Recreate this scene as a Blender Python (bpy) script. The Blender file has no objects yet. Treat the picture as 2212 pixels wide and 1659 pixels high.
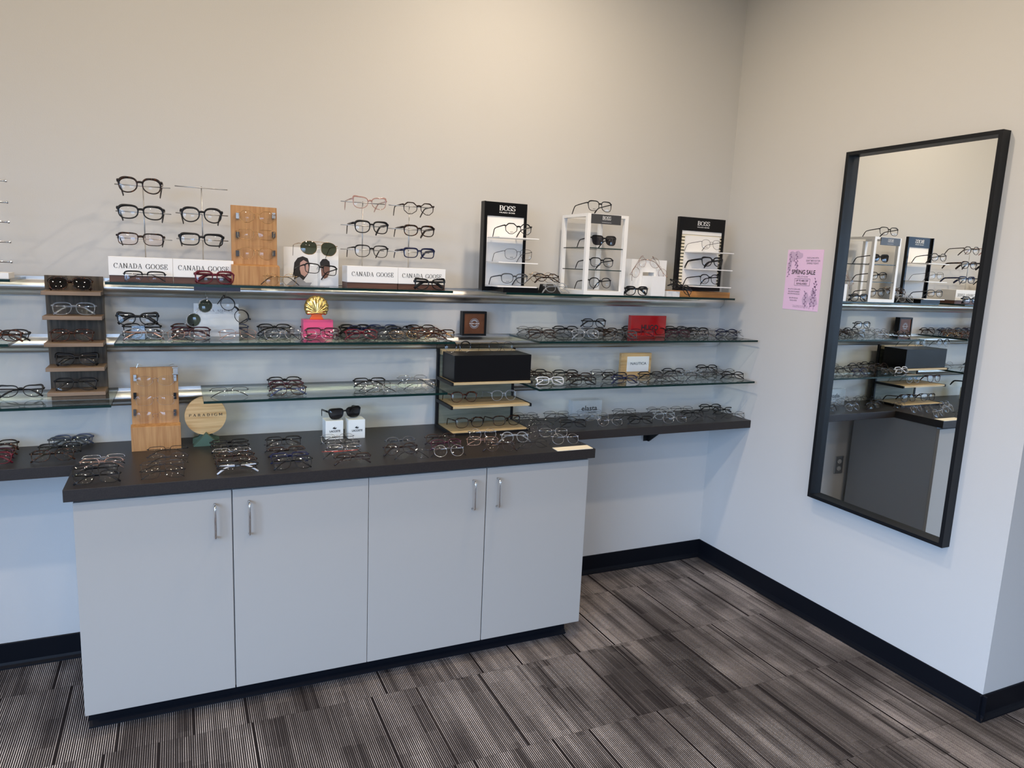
import bpy, math, random
from mathutils import Vector, Matrix
R_ = math.radians
random.seed(7)
sc = bpy.context.scene
col = sc.collection

# ------------------------------------------------------------------ camera, world, lights, exposure
CP = Vector((-2.8323, -3.2627, 1.6917)); YAW, PIT, ROL, FPX = .4385, -.1629, .0436, 1549.18
fw = Vector((math.sin(YAW)*math.cos(PIT), math.cos(YAW)*math.cos(PIT), math.sin(PIT)))
rt0 = Vector((math.cos(YAW), -math.sin(YAW), 0)); up0 = rt0.cross(fw)
rt = rt0*math.cos(ROL)+up0*math.sin(ROL); up = -rt0*math.sin(ROL)+up0*math.cos(ROL)
cd = bpy.data.cameras.new('camera'); cam = bpy.data.objects.new('camera', cd); col.objects.link(cam)
cam.matrix_world = Matrix(((rt.x, up.x, -fw.x, CP.x), (rt.y, up.y, -fw.y, CP.y), (rt.z, up.z, -fw.z, CP.z), (0, 0, 0, 1)))
cd.sensor_width = 36; cd.sensor_fit = 'HORIZONTAL'; cd.lens = FPX/2212*36; cd.clip_start = .05
sc.camera = cam

w = bpy.data.worlds.new('world'); sc.world = w; w.use_nodes = True
wn = w.node_tree; bg = wn.nodes['Background']
g1_ = wn.nodes.new('ShaderNodeTexCoord'); g2_ = wn.nodes.new('ShaderNodeSeparateXYZ'); g3_ = wn.nodes.new('ShaderNodeMapRange'); g4_ = wn.nodes.new('ShaderNodeMix')
g3_.inputs[1].default_value = -.06; g3_.inputs[2].default_value = .10; g4_.data_type = 'RGBA'
g4_.inputs[6].default_value = (.052, .052, .045, 1); g4_.inputs[7].default_value = (.42, .60, 1, 1)   # lawn and trees below, open sky above
wn.links.new(g1_.outputs['Generated'], g2_.inputs[0]); wn.links.new(g2_.outputs[2], g3_.inputs[0]); wn.links.new(g3_.outputs[0], g4_.inputs[0]); wn.links.new(g4_.outputs[2], bg.inputs[0])
bg.inputs[1].default_value = 19

def area(name, loc, rot, sx, sy, power, colr, shape='RECTANGLE', spread=180):
    l = bpy.data.lights.new(name, 'AREA'); l.shape = shape; l.size = sx; l.size_y = sy
    l.energy = power; l.color = colr; l.spread = R_(spread)
    o = bpy.data.objects.new(name, l); o.location = loc; o.rotation_euler = rot; col.objects.link(o); return o
# daylight through the shop windows (left side and behind the camera)
for q in (area('daylight_left', (-5.32, -4.35, 1.45), (0, R_(-90), 0), 2.3, 4.3, 10, (1, 1, 1)), area('daylight_front', (-2.8, -8.12, 1.5), (R_(90), 0, 0), 1.5, 2.2, 10, (1, 1, 1))):
    q.data.cycles.is_portal = True
CEIL = 3.35
POTS = [(x, y) for y in (-2.1, -3.7, -5.6) for x in (-4.6, -3.7, -2.8, -1.9, -1.0)]  # rearmost row is unseen, added to brighten the faces turned to the room
WALLPOTS = [(-1.4, -.95), (-2.9, -.95), (-4.4, -.95)]

sc.view_settings.view_transform = 'Standard'; sc.view_settings.look = 'None'
sc.view_settings.gamma = 1; sc.view_settings.use_curve_mapping = False
sc.view_settings.exposure = 0.0
sc.cycles.max_bounces = 10; sc.cycles.transparent_max_bounces = 40
sc.cycles.caustics_reflective = False; sc.cycles.caustics_refractive = False
sc.cycles.sample_clamp_indirect = 6; sc.cycles.use_denoising = True

def ray(u, v): return fw+rt*((u-1106)/FPX)-up*((v-829.5)/FPX)
def PY(u, v, y):
    d = ray(u, v); return CP+d*((y-CP.y)/d.y)
def PZ(u, v, z):
    d = ray(u, v); return CP+d*((z-CP.z)/d.z)

# ------------------------------------------------------------------ materials
def mat(name, c, rough=.5, metal=0, spec=.5, noise=None, bump=None, coat=0):
    m = bpy.data.materials.new(name); m.use_nodes = True; nt = m.node_tree; b = nt.nodes['Principled BSDF']
    b.inputs['Base Color'].default_value = (*c, 1); b.inputs['Roughness'].default_value = rough
    b.inputs['Metallic'].default_value = metal; b.inputs['Specular IOR Level'].default_value = spec
    b.inputs['Coat Weight'].default_value = coat
    if noise or bump:
        tc = nt.nodes.new('ShaderNodeTexCoord')
    if noise:
        c2, scale, stretch, lo, hi = noise
        mp = nt.nodes.new('ShaderNodeMapping'); mp.inputs['Scale'].default_value = stretch
        n = nt.nodes.new('ShaderNodeTexNoise'); n.inputs['Scale'].default_value = scale; n.inputs['Detail'].default_value = 4
        r = nt.nodes.new('ShaderNodeValToRGB'); r.color_ramp.elements[0].position = lo; r.color_ramp.elements[1].position = hi
        r.color_ramp.elements[0].color = (*c, 1); r.color_ramp.elements[1].color = (*c2, 1)
        nt.links.new(tc.outputs['Object'], mp.inputs[0]); nt.links.new(mp.outputs[0], n.inputs['Vector'])
        nt.links.new(n.outputs['Fac'], r.inputs[0]); nt.links.new(r.outputs[0], b.inputs['Base Color'])
    if bump:
        sc_, st = bump
        n = nt.nodes.new('ShaderNodeTexNoise'); n.inputs['Scale'].default_value = sc_; n.inputs['Detail'].default_value = 3
        bp = nt.nodes.new('ShaderNodeBump'); bp.inputs['Strength'].default_value = st; bp.inputs['Distance'].default_value = .002
        nt.links.new(tc.outputs['Object'], n.inputs['Vector']); nt.links.new(n.outputs['Fac'], bp.inputs['Height'])
        nt.links.new(bp.outputs[0], b.inputs['Normal'])
    return m

def thin(name, tint, gloss=1.0, rough=0.0, alpha_diff=None, fac_diff=0.0):
    """clear sheet: tinted transparency with a Fresnel reflection"""
    m = bpy.data.materials.new(name); m.use_nodes = True; nt = m.node_tree; nt.nodes.clear()
    o = nt.nodes.new('ShaderNodeOutputMaterial'); t = nt.nodes.new('ShaderNodeBsdfTransparent'); t.inputs[0].default_value = (*tint, 1)
    g = nt.nodes.new('ShaderNodeBsdfGlossy'); g.inputs['Roughness'].default_value = rough
    # Schlick reflectance, the same from both sides of the sheet
    f0 = nt.nodes.new('ShaderNodeLayerWeight'); f0.inputs[0].default_value = .5
    f1 = nt.nodes.new('ShaderNodeMath'); f1.operation = 'POWER'; f1.inputs[1].default_value = 5; nt.links.new(f0.outputs['Facing'], f1.inputs[0])
    f = nt.nodes.new('ShaderNodeMath'); f.operation = 'MULTIPLY_ADD'; f.inputs[1].default_value = .95; f.inputs[2].default_value = .045; nt.links.new(f1.outputs[0], f.inputs[0])
    k = nt.nodes.new('ShaderNodeMath'); k.operation = 'MULTIPLY'; k.inputs[1].default_value = gloss
    mx = nt.nodes.new('ShaderNodeMixShader')
    nt.links.new(f.outputs[0], k.inputs[0]); nt.links.new(k.outputs[0], mx.inputs[0])
    src = t.outputs[0]
    if fac_diff:
        d = nt.nodes.new('ShaderNodeBsdfDiffuse'); d.inputs[0].default_value = (*alpha_diff, 1)
        m2 = nt.nodes.new('ShaderNodeMixShader'); m2.inputs[0].default_value = fac_diff
        nt.links.new(t.outputs[0], m2.inputs[1]); nt.links.new(d.outputs[0], m2.inputs[2]); src = m2.outputs[0]
    nt.links.new(src, mx.inputs[1]); nt.links.new(g.outputs[0], mx.inputs[2]); nt.links.new(mx.outputs[0], o.inputs[0])
    return m

M = {}
M['paint'] = mat('wall_paint', (.575, .565, .545), .62, spec=.3, bump=(240, .12))
M['ceil'] = mat('ceiling_paint', (.75, .74, .72), .9)
M['base'] = mat('black_vinyl_baseboard', (.005, .006, .009), .4, spec=.12)
M['cab'] = mat('light_grey_laminate', (.385, .367, .340), .45, spec=.12)
M['cabedge'] = mat('cabinet_carcass', (.33, .34, .35), .5)
M['counter'] = mat('charcoal_laminate', (.019, .016, .0155), .36, spec=.30, noise=((.029, .024, .022), 260, (1, 1, 1), .3, .7), bump=(500, .2))
M['chrome'] = mat('satin_aluminium', (.82, .81, .80), .30, 1)
M['handle'] = mat('polished_chrome', (.8, .8, .8), .12, 1)
M['gclear'] = thin('clear_float_glass', (.93, .975, .955), 1.0)
M['gedge'] = mat('green_glass_edge', (.002, .020, .018), .25, spec=.3)
M['lens'] = thin('clear_demo_lens', (.965, .965, .965), .75)
M['lenspink'] = thin('rosy_demo_lens', (.95, .90, .91), .75)
M['lensdark'] = thin('dark_sun_lens', (.045, .042, .05), 1.3)
M['lensgreen'] = thin('green_sun_lens', (.085, .10, .07), 1.2)
M['lensbrown'] = thin('brown_sun_lens', (.05, .022, .016), 1.3)
M['white'] = mat('white_lacquer', (.89, .88, .86), .35)
M['whitepanel'] = mat('white_card', (.85, .84, .82), .6)
M['black'] = mat('black_gloss_board', (.006, .006, .007), .3, spec=.2)
M['blackm'] = mat('black_powder_coat', (.008, .008, .009), .45, spec=.25)
M['grey'] = mat('dark_grey_board', (.055, .055, .058), .4)
M['ink'] = mat('black_ink', (.015, .015, .016), .6)
M['inkw'] = mat('white_ink', (.9, .9, .9), .6)
M['inkg'] = mat('grey_ink', (.22, .20, .24), .6)
M['oak'] = mat('oiled_oak', (.50, .27, .105), .5, noise=((.36, .165, .055), 7, (14, 14, .9), .35, .68))
M['pine'] = mat('pale_pine', (.66, .44, .21), .5, noise=((.50, .29, .11), 6, (.9, 10, 16), .4, .66))
M['oakb'] = mat('orange_oak', (.52, .24, .07), .45, noise=((.38, .16, .04), 8, (1, 8, 8), .4, .66))
M['walnut'] = mat('grey_brown_wood', (.060, .048, .036), .5, spec=.2, noise=((.150, .118, .085), 8, (9, 9, .7), .35, .72))
M['walnutshelf'] = mat('brown_wood_shelf', (.20, .13, .08), .5, noise=((.28, .19, .12), 8, (1, 9, 9), .35, .72))
M['brownbase'] = mat('red_brown_wood', (.085, .036, .022), .5, noise=((.12, .05, .03), 9, (1, 8, 8), .4, .7))
M['rackwood'] = mat('pale_ash_wood', (.60, .47, .27), .55, noise=((.42, .31, .16), 9, (.9, 6, 14), .35, .7))
M['rackback'] = mat('weathered_grey_oak', (.16, .155, .105), .6, noise=((.30, .29, .21), 7, (.9, 6, 9), .3, .75))
M['leather'] = mat('brown_leather', (.12, .036, .012), .55, noise=((.17, .06, .02), 22, (1, 1, 1), .35, .7))
M['pink'] = mat('hot_pink_lacquer', (.85, .10, .24), .3)
M['orange'] = mat('orange_lacquer', (.80, .14, .03), .3)
M['gold'] = mat('polished_gold', (.90, .62, .22), .2, 1)
M['redb'] = mat('red_acrylic', (.52, .010, .014), .12, coat=.5)
M['green'] = mat('sage_green', (.060, .115, .085), .6)
M['cream'] = mat('cream_wood_strip', (.86, .78, .60), .5)
M['acryl'] = thin('clear_acrylic', (.93, .94, .95), .7, .02)
M['frost'] = thin('frosty_acrylic', (.90, .93, .95), 1.0, .04, (.8, .84, .88), .22)
M['navyb'] = mat('navy_plastic', (.010, .014, .035), .4)
M['outlet'] = mat('white_plastic', (.75, .75, .74), .4)
M['steel'] = mat('brushed_steel', (.5, .5, .5), .35, 1)
M['posterp'] = mat('pink_paper', (.78, .55, .76), .7)
M['lav'] = mat('lavender_print', (.56, .41, .58), .7)
M['twig'] = mat('plum_print', (.22, .13, .25), .7)
M['skin'] = mat('printed_skin', (.55, .33, .27), .7)
M['skin2'] = mat('printed_dark_skin', (.22, .11, .08), .7)
M['hair'] = mat('printed_hair', (.02, .016, .015), .7)
M['cloth'] = mat('printed_grey_cloth', (.36, .36, .38), .7)
M['frame'] = mat('black_mirror_frame', (.006, .007, .009), .42, spec=.25)
m = bpy.data.materials.new('mirror_silver'); m.use_nodes = True; nt = m.node_tree; nt.nodes.clear()
o_ = nt.nodes.new('ShaderNodeOutputMaterial'); g_ = nt.nodes.new('ShaderNodeBsdfGlossy'); g_.inputs[0].default_value = (.93, .95, .94, 1); g_.inputs['Roughness'].default_value = 0
nt.links.new(g_.outputs[0], o_.inputs[0]); M['mirror'] = m
m = bpy.data.materials.new('lamp_emitter'); m.use_nodes = True; b_ = m.node_tree.nodes['Principled BSDF']
b_.inputs['Emission Color'].default_value = (1, .8, .6, 1); b_.inputs['Emission Strength'].default_value = 25; M['lamp'] = m
# eyewear materials
E_ = {
 'black': mat('black_acetate', (.005, .005, .006), .28, spec=.28), 'tort': mat('tortoiseshell_acetate', (.008, .004, .003), .25, spec=.3, noise=((.11, .035, .012), 120, (1, 1, 1), .50, .74)),
 'redtort': mat('red_tortoiseshell', (.020, .005, .004), .25, spec=.3, noise=((.20, .060, .025), 110, (1, 1, 1), .48, .72)),
 'burgundy': mat('burgundy_acetate', (.105, .005, .014), .25, spec=.3), 'navy': mat('navy_acetate', (.007, .011, .045), .25, spec=.3),
 'plum': mat('plum_acetate', (.045, .010, .020), .25, spec=.3), 'brown': mat('brown_acetate', (.024, .013, .010), .25, spec=.3), 'grey': mat('grey_acetate', (.055, .060, .066), .3, spec=.3),
 'slate': mat('slate_blue_acetate', (.06, .08, .15), .25, spec=.3),
 'clear': thin('crystal_acetate', (.80, .82, .84), 2.0, .05, (.75, .77, .8), .18), 'pink': thin('blush_acetate', (.82, .64, .60), 1.4, .05, (.60, .38, .34), .35),
 'white': mat('pearl_acetate', (.62, .62, .64), .25),
 'gold': mat('gold_wire', (.50, .31, .14), .25, 1), 'rose': mat('rose_gold_wire', (.38, .25, .21), .28, 1), 'silver': mat('silver_wire', (.38, .38, .40), .25, 1),
 'gunmetal': mat('gunmetal_wire', (.05, .05, .055), .3, .7), 'blackwire': mat('black_wire', (.006, .006, .007), .3, spec=.3), 'red': mat('coral_red_acetate', (.60, .06, .03), .35)}
WIRE = {'gold', 'rose', 'silver', 'gunmetal', 'blackwire'}

# carpet
def carpet():
    m = bpy.data.materials.new('striped_carpet_tile'); m.use_nodes = True; nt = m.node_tree; N = nt.nodes.new; L = nt.links.new
    b = nt.nodes['Principled BSDF']; b.inputs['Roughness'].default_value = .95; b.inputs['Specular IOR Level'].default_value = .1
    tc = N('ShaderNodeTexCoord'); sp = N('ShaderNodeSeparateXYZ'); L(tc.outputs['Object'], sp.inputs[0])
    def mt(op, a, b=None, c=None):
        n = N('ShaderNodeMath'); n.operation = op
        for i, v in enumerate((a, b, c)):
            if v is None: continue
            if isinstance(v, (int, float)): n.inputs[i].default_value = v
            else: L(v, n.inputs[i])
        return n.outputs[0]
    x, y = sp.outputs[0], sp.outputs[1]
    tx = mt('FLOOR', mt('DIVIDE', mt('ADD', x, 20*.4905+2.005), .4905)); ty = mt('FLOOR', mt('DIVIDE', mt('ADD', y, 20*.485+.235), .485))
    fx = mt('FRACT', mt('DIVIDE', mt('ADD', x, 20*.4905+2.005), .4905)); fy = mt('FRACT', mt('DIVIDE', mt('ADD', y, 20*.485+.235), .485))
    def comb(a, b_, c):
        n = N('ShaderNodeCombineXYZ')
        for i, v in enumerate((a, b_, c)):
            if isinstance(v, (int, float)): n.inputs[i].default_value = v
            else: L(v, n.inputs[i])
        return n.outputs[0]
    def white(v):
        n = N('ShaderNodeTexWhiteNoise'); n.noise_dimensions = '3D'; L(v, n.inputs['Vector']); return n.outputs['Value']
    def noise(v, s, d=2):
        n = N('ShaderNodeTexNoise'); n.inputs['Scale'].default_value = s; n.inputs['Detail'].default_value = d; L(v, n.inputs['Vector']); return n.outputs['Fac']
    def ramp(v, a, b_):
        n = N('ShaderNodeMapRange'); n.inputs[1].default_value = a; n.inputs[2].default_value = b_; n.interpolation_type = 'SMOOTHSTEP'; L(v, n.inputs[0]); return n.outputs[0]
    rnd = white(comb(tx, ty, 3.1)); rnd2 = white(comb(tx, ty, 9.7))
    # fine yarn rows, 7 mm apart
    fine = ramp(mt('SINE', mt('MULTIPLY', x, 2*math.pi/.0070)), -.05, .80)
    # broad light / dark streaks along the pile, different in every tile
    br = noise(comb(mt('ADD', mt('MULTIPLY', x, 1), mt('MULTIPLY', rnd, 37)), mt('MULTIPLY', y, .045), 0), 13, 3)
    amp = ramp(br, .36, .62)
    cell = white(comb(mt('FLOOR', mt('DIVIDE', x, .043)), mt('FLOOR', mt('DIVIDE', mt('ADD', y, mt('MULTIPLY', white(comb(mt('FLOOR', mt('DIVIDE', x, .043)), tx, 0)), .3)), .17)), 1.3))
    row = white(comb(mt('FLOOR', mt('DIVIDE', x, .0070)), tx, ty))
    cloud = ramp(noise(comb(x, mt('MULTIPLY', y, .6), 2.2), 3.0, 4), .36, .66)
    mot = noise(comb(mt('MULTIPLY', x, 1.5), y, 4), 160, 2)
    a = mt('MULTIPLY', mt('ADD', mt('MULTIPLY', amp, .50), mt('ADD', mt('MULTIPLY', cell, .28), mt('MULTIPLY', row, .30))), mt('ADD', mt('MULTIPLY', cloud, .75), .42))
    lit = mt('MULTIPLY', mt('MULTIPLY', fine, a), mt('ADD', mt('MULTIPLY', mot, 1.0), .5))
    # wide dark grooves
    gpos = mt('ADD', mt('MULTIPLY', rnd2, .5), .3); g1 = mt('LESS_THAN', mt('ABSOLUTE', mt('SUBTRACT', fx, gpos)), .009)
    g2 = mt('LESS_THAN', mt('ABSOLUTE', mt('SUBTRACT', fx, mt('FRACT', mt('ADD', gpos, .37)))), .006)
    gp = mt('SUBTRACT', 1, mt('MAXIMUM', g1, g2))
    seam = mt('GREATER_THAN', fy, .005)
    lit = mt('MULTIPLY', mt('MULTIPLY', lit, gp), mt('ADD', mt('MULTIPLY', seam, .4), .6))
    mx = N('ShaderNodeMix'); mx.data_type = 'RGBA'; L(lit, mx.inputs[0]); mx.inputs[6].default_value = (.020, .016, .016, 1); mx.inputs[7].default_value = (.80, .72, .68, 1)
    L(mx.outputs[2], b.inputs['Base Color'])
    bp = N('ShaderNodeBump'); bp.inputs['Strength'].default_value = .5; bp.inputs['Distance'].default_value = .002
    L(mt('ADD', fine, mt('MULTIPLY', mot, .8)), bp.inputs['Height']); L(bp.outputs[0], b.inputs['Normal'])
    return m
M['carpet'] = carpet()

# ------------------------------------------------------------------ mesh helpers
WO = {}
class MB:
    def __init__(s): s.v = []; s.f = []; s.m = []
    def add(s, vs, fs, mi=0):
        k = len(s.v); s.v += [tuple(p) for p in vs]; s.f += [tuple(i+k for i in f) for f in fs]; s.m += [mi]*len(fs)
        return s
    def box(s, x0, x1, y0, y1, z0, z1, mi=0, mtop=None):
        vs = [(x, y, z) for z in (z0, z1) for y in (y0, y1) for x in (x0, x1)]
        s.add(vs, [(0, 1, 5, 4), (1, 3, 7, 5), (3, 2, 6, 7), (2, 0, 4, 6)], mi)
        k = len(s.v)-8; s.f += [(k, k+2, k+3, k+1), (k+4, k+5, k+7, k+6)]; s.m += [mi if mtop is None else mtop]*2
        return s
    def sweep(s, path, a, b=None, n=6, closed=False, upv=(0, 0, 1), mi=0, square=False):
        """tube along path; a = half size sideways, b = half size along upv"""
        b = a if b is None else b
        P = [Vector(p) for p in path]; rings = []; N_ = len(P)
        for i, p in enumerate(P):
            if closed: t = P[(i+1) % N_]-P[i-1]
            else: t = P[min(i+1, N_-1)]-P[max(i-1, 0)]
            t.normalize(); u = Vector(upv)
            if abs(t.dot(u)) > .97: u = Vector((0, 1, 0)) if abs(t.y) < .9 else Vector((1, 0, 0))
            sd = t.cross(u).normalized(); u = sd.cross(t)
            A = a[i] if isinstance(a, (list, tuple)) else a; B = b[i] if isinstance(b, (list, tuple)) else b
            ring = []
            for k in range(n):
                th = 2*math.pi*(k+.5)/n
                c, q = math.cos(th), math.sin(th)
                if square: c, q = max(-1, min(1, c*1.414)), max(-1, min(1, q*1.414))
                ring.append(p+sd*(A*c)+u*(B*q))
            rings.append(ring)
        vs = [q for r in rings for q in r]; fs = []
        for i in range(N_ if closed else N_-1):
            j = (i+1) % N_
            for k in range(n):
                l = (k+1) % n; fs.append((i*n+k, j*n+k, j*n+l, i*n+l))
        if not closed: fs += [tuple(range(n)), tuple(reversed(range((N_-1)*n, N_*n)))]
        return s.add(vs, fs, mi)
    def prism(s, poly, axis, a, b, mi=0):
        """extrude a 2D polygon; axis 'y': poly is (x,z); 'x': (y,z); 'z': (x,y)"""
        def P(q, t): return {'y': (q[0], t, q[1]), 'x': (t, q[0], q[1]), 'z': (q[0], q[1], t)}[axis]
        n = len(poly); vs = [P(q, a) for q in poly]+[P(q, b) for q in poly]
        return s.add(vs, [tuple(range(n)), tuple(reversed(range(n, 2*n)))]+[(i, (i+1) % n, n+(i+1) % n, n+i) for i in range(n)], mi)
    def ball(s, c, rx, ry, rz, mi=0, n=8):
        vs = [];
        for i in range(n+1):
            ph = math.pi*i/n
            for k in range(n): th = 2*math.pi*k/n; vs.append((c[0]+rx*math.sin(ph)*math.cos(th), c[1]+ry*math.sin(ph)*math.sin(th), c[2]+rz*math.cos(ph)))
        return s.add(vs, [(i*n+k, (i+1)*n+k, (i+1)*n+(k+1) % n, i*n+(k+1) % n) for i in range(n) for k in range(n)], mi)
    def mesh(s, name, mats, off=(0, 0, 0), smooth=False):
        me = bpy.data.meshes.new(name)
        me.from_pydata([(p[0]-off[0], p[1]-off[1], p[2]-off[2]) for p in s.v], [], s.f); 
        for m_ in (mats if isinstance(mats, (list, tuple)) else [mats]): me.materials.append(m_)
        me.polygons.foreach_set('material_index', s.m); me.polygons.foreach_set('use_smooth', [smooth]*len(s.f)); me.update()
        import bmesh
        bm = bmesh.new(); bm.from_mesh(me); bmesh.ops.recalc_face_normals(bm, faces=bm.faces); bm.to_mesh(me); bm.free()
        return me
    def build(s, name, mats, parent=None, smooth=False, bevel=0):
        off = WO[parent.name] if parent else (0, 0, 0)
        o = bpy.data.objects.new(name, s.mesh(name, mats, off, smooth)); col.objects.link(o)
        if parent: o.parent = parent; WO[o.name] = off
        else: WO[o.name] = (0, 0, 0)
        if bevel:
            md = o.modifiers.new('bevel', 'BEVEL'); md.width = bevel; md.segments = 2; md.limit_method = 'ANGLE'
        return o
def tag(o, label, cat, group=None, kind=None):
    if label: o['label'] = label
    if cat: o['category'] = cat
    if group: o['group'] = group
    if kind: o['kind'] = kind
    return o
def thing(name, loc, label, cat, group=None):
    o = bpy.data.objects.new(name, None); col.objects.link(o); o.location = loc; o.empty_display_size = .05
    WO[o.name] = tuple(loc); return tag(o, label, cat, group)
def struct(name, mb, m, bevel=0):
    o = mb.build(name, m, bevel=bevel); o['kind'] = 'structure'; return o

# writing: plane 'back' faces the room (-y), 'right' faces -x
def place2d(pts, c, face, lift=0):
    if face == 'back': return [(c[0]+p[0], c[1]-lift, c[2]+p[1]) for p in pts]
    return [(c[0]-lift, c[1]-p[0], c[2]+p[1]) for p in pts]
def text(body, c, w_, h_, m_, parent, face='back', weight=0, shear=0, name='lettering', align='C'):
    cu = bpy.data.curves.new('t', 'FONT'); cu.body = body; cu.offset = weight; cu.shear = shear; cu.resolution_u = 3
    o = bpy.data.objects.new('t', cu); col.objects.link(o); bpy.context.view_layer.update()
    me0 = bpy.data.meshes.new_from_object(o.evaluated_get(bpy.context.evaluated_depsgraph_get()))
    P = [v.co.copy() for v in me0.vertices]; F = [tuple(p.vertices) for p in me0.polygons]
    bpy.data.objects.remove(o); bpy.data.curves.remove(cu); bpy.data.meshes.remove(me0)
    x0, x1 = min(p.x for p in P), max(p.x for p in P); y0, y1 = min(p.y for p in P), max(p.y for p in P)
    if h_ is None: h_ = w_*(y1-y0)/(x1-x0)
    if w_ is None: w_ = h_*(x1-x0)/(y1-y0)
    Q = [((p.x-(x0+x1)/2)/(x1-x0)*w_, (p.y-(y0+y1)/2)/(y1-y0)*h_) for p in P]
    b = MB(); b.add(place2d(Q, c, face, .0008), F); return b.build(name, m_, parent)

def arc(cx, cy, rx, ry, a0, a1, n=14):
    return [(cx+rx*math.cos(R_(a0+(a1-a0)*i/n)), cy+ry*math.sin(R_(a0+(a1-a0)*i/n))) for i in range(n+1)]
SER = {  # strokes in a 0..w x 0..1 box
 'C': (.78, [arc(.42, .5, .40, .5, 48, 312)], [((.70, .72), (.70, .95))]), 'A': (.84, [[(.08, 0), (.42, 1)], [(.42, 1), (.76, 0)], [(.22, .34), (.62, .34)]], [((-.02, 0), (.2, 0)), ((.6, 0), (.88, 0))]),
 'N': (.88, [[(.12, 0), (.12, 1)], [(.12, 1), (.76, 0)], [(.76, 0), (.76, 1)]], [((0, 1), (.14, 1)), ((0, 0), (.24, 0)), ((.64, 1), (.88, 1))]),
 'D': (.86, [[(.16, 0), (.16, 1)], [(.16, 1), (.36, 1)]+arc(.36, .5, .42, .5, 90, -90)+[(.16, 0)]], [((.02, 1), (.2, 1)), ((.02, 0), (.2, 0))]),
 'G': (.90, [arc(.44, .5, .42, .5, 48, 330), [(.80, .06), (.80, .42)]], [((.62, .42), (.9, .42)), ((.74, .72), (.74, .95))]), 'O': (.88, [arc(.44, .5, .40, .5, 0, 360, 24)], []),
 'S': (.64, [arc(.32, .74, .24, .26, 40, 230, 10)+arc(.32, .26, .27, .26, 60, -150, 12)], [((.54, .76), (.54, .95)), ((.06, .05), (.06, .25))]),
 'E': (.72, [[(.14, 0), (.14, 1)], [(.14, 1), (.62, 1)], [(.14, .5), (.48, .5)], [(.14, 0), (.64, 0)]], [((.02, 1), (.2, 1)), ((.02, 0), (.2, 0)), ((.62, .8), (.62, 1)), ((.65, 0), (.65, .22)), ((.48, .4), (.48, .6))]),
 'B': (.78, [[(.16, 0), (.16, 1)], [(.16, 1), (.38, 1)]+arc(.40, .76, .24, .24, 90, -90, 8)+[(.16, .52)], [(.38, .52)]+arc(.42, .26, .29, .26, 90, -90, 8)+[(.16, 0)]], [((.02, 1), (.2, 1)), ((.02, 0), (.2, 0))]),
 'R': (.82, [[(.16, 0), (.16, 1)], [(.16, 1), (.38, 1)]+arc(.40, .74, .24, .26, 90, -90, 8)+[(.16, .48)], [(.42, .48), (.74, 0)]], [((.02, 1), (.2, 1)), ((.02, 0), (.3, 0)), ((.7, 0), (.84, 0))]),
 'H': (.88, [[(.14, 0), (.14, 1)], [(.74, 0), (.74, 1)], [(.14, .5), (.74, .5)]], [((.02, 1), (.26, 1)), ((.02, 0), (.26, 0)), ((.62, 1), (.86, 1)), ((.62, 0), (.86, 0))]),
 'L': (.70, [[(.14, 0), (.14, 1)], [(.14, 0), (.62, 0)]], [((.02, 1), (.26, 1)), ((.62, 0), (.62, .22))]), 'U': (.84, [[(.14, 1), (.14, .3)]+arc(.42, .3, .28, .3, 180, 360, 10)+[(.70, 1)]], [((.02, 1), (.26, 1)), ((.6, 1), (.8, 1))]),
 'Y': (.80, [[(.08, 1), (.40, .48)], [(.72, 1), (.40, .48)], [(.40, .48), (.40, 0)]], [((0, 1), (.2, 1)), ((.6, 1), (.8, 1)), ((.28, 0), (.52, 0))]),
 'P': (.74, [[(.16, 0), (.16, 1)], [(.16, 1), (.38, 1)]+arc(.40, .74, .26, .26, 90, -90, 8)+[(.16, .48)]], []), 'I': (.30, [[(.15, 0), (.15, 1)]], []),
 'M': (1.0, [[(.12, 0), (.12, 1)], [(.12, 1), (.5, .2)], [(.5, .2), (.88, 1)], [(.88, 1), (.88, 0)]], []), ' ': (.5, [], [])}
def serif(body, c, w_, h_, m_, parent, face='back', thick=.17, thinw=.045, serifs=True, gap=.18):
    xs = 0; S = []
    for ch in body:
        wd, st, sf = SER[ch]
        for s_ in st: S.append([(xs+a, b) for a, b in s_])
        if serifs: S += [[(xs+a[0], a[1]), (xs+b[0], b[1])] for a, b in sf]
        xs += wd+gap
    xs -= gap; b = MB(); kx, kz = w_/xs, h_
    for s_ in S:
        for i in range(len(s_)-1):
            (ax, az), (bx, bz) = s_[i], s_[i+1]; dx, dz = bx-ax, bz-az; l = math.hypot(dx, dz) or 1
            t = thinw+(thick-thinw)*abs(dz/l)**2
            if len(s_) == 2 and dx > 0 and dz > .3: t = thinw*1.2
            nx, nz = -dz/l*t/2, dx/l*t/2; ex, ez = dx/l*.01, dz/l*.01
            q = [(ax+nx-ex, az+nz-ez), (bx+nx+ex, bz+nz+ez), (bx-nx+ex, bz-nz+ez), (ax-nx-ex, az-nz-ez)]
            b.add(place2d([((x-xs/2)*kx, (z-.5)*kz) for x, z in q], c, face, .0008), [(0, 1, 2, 3)])
    return b.build('lettering', m_, parent)

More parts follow.
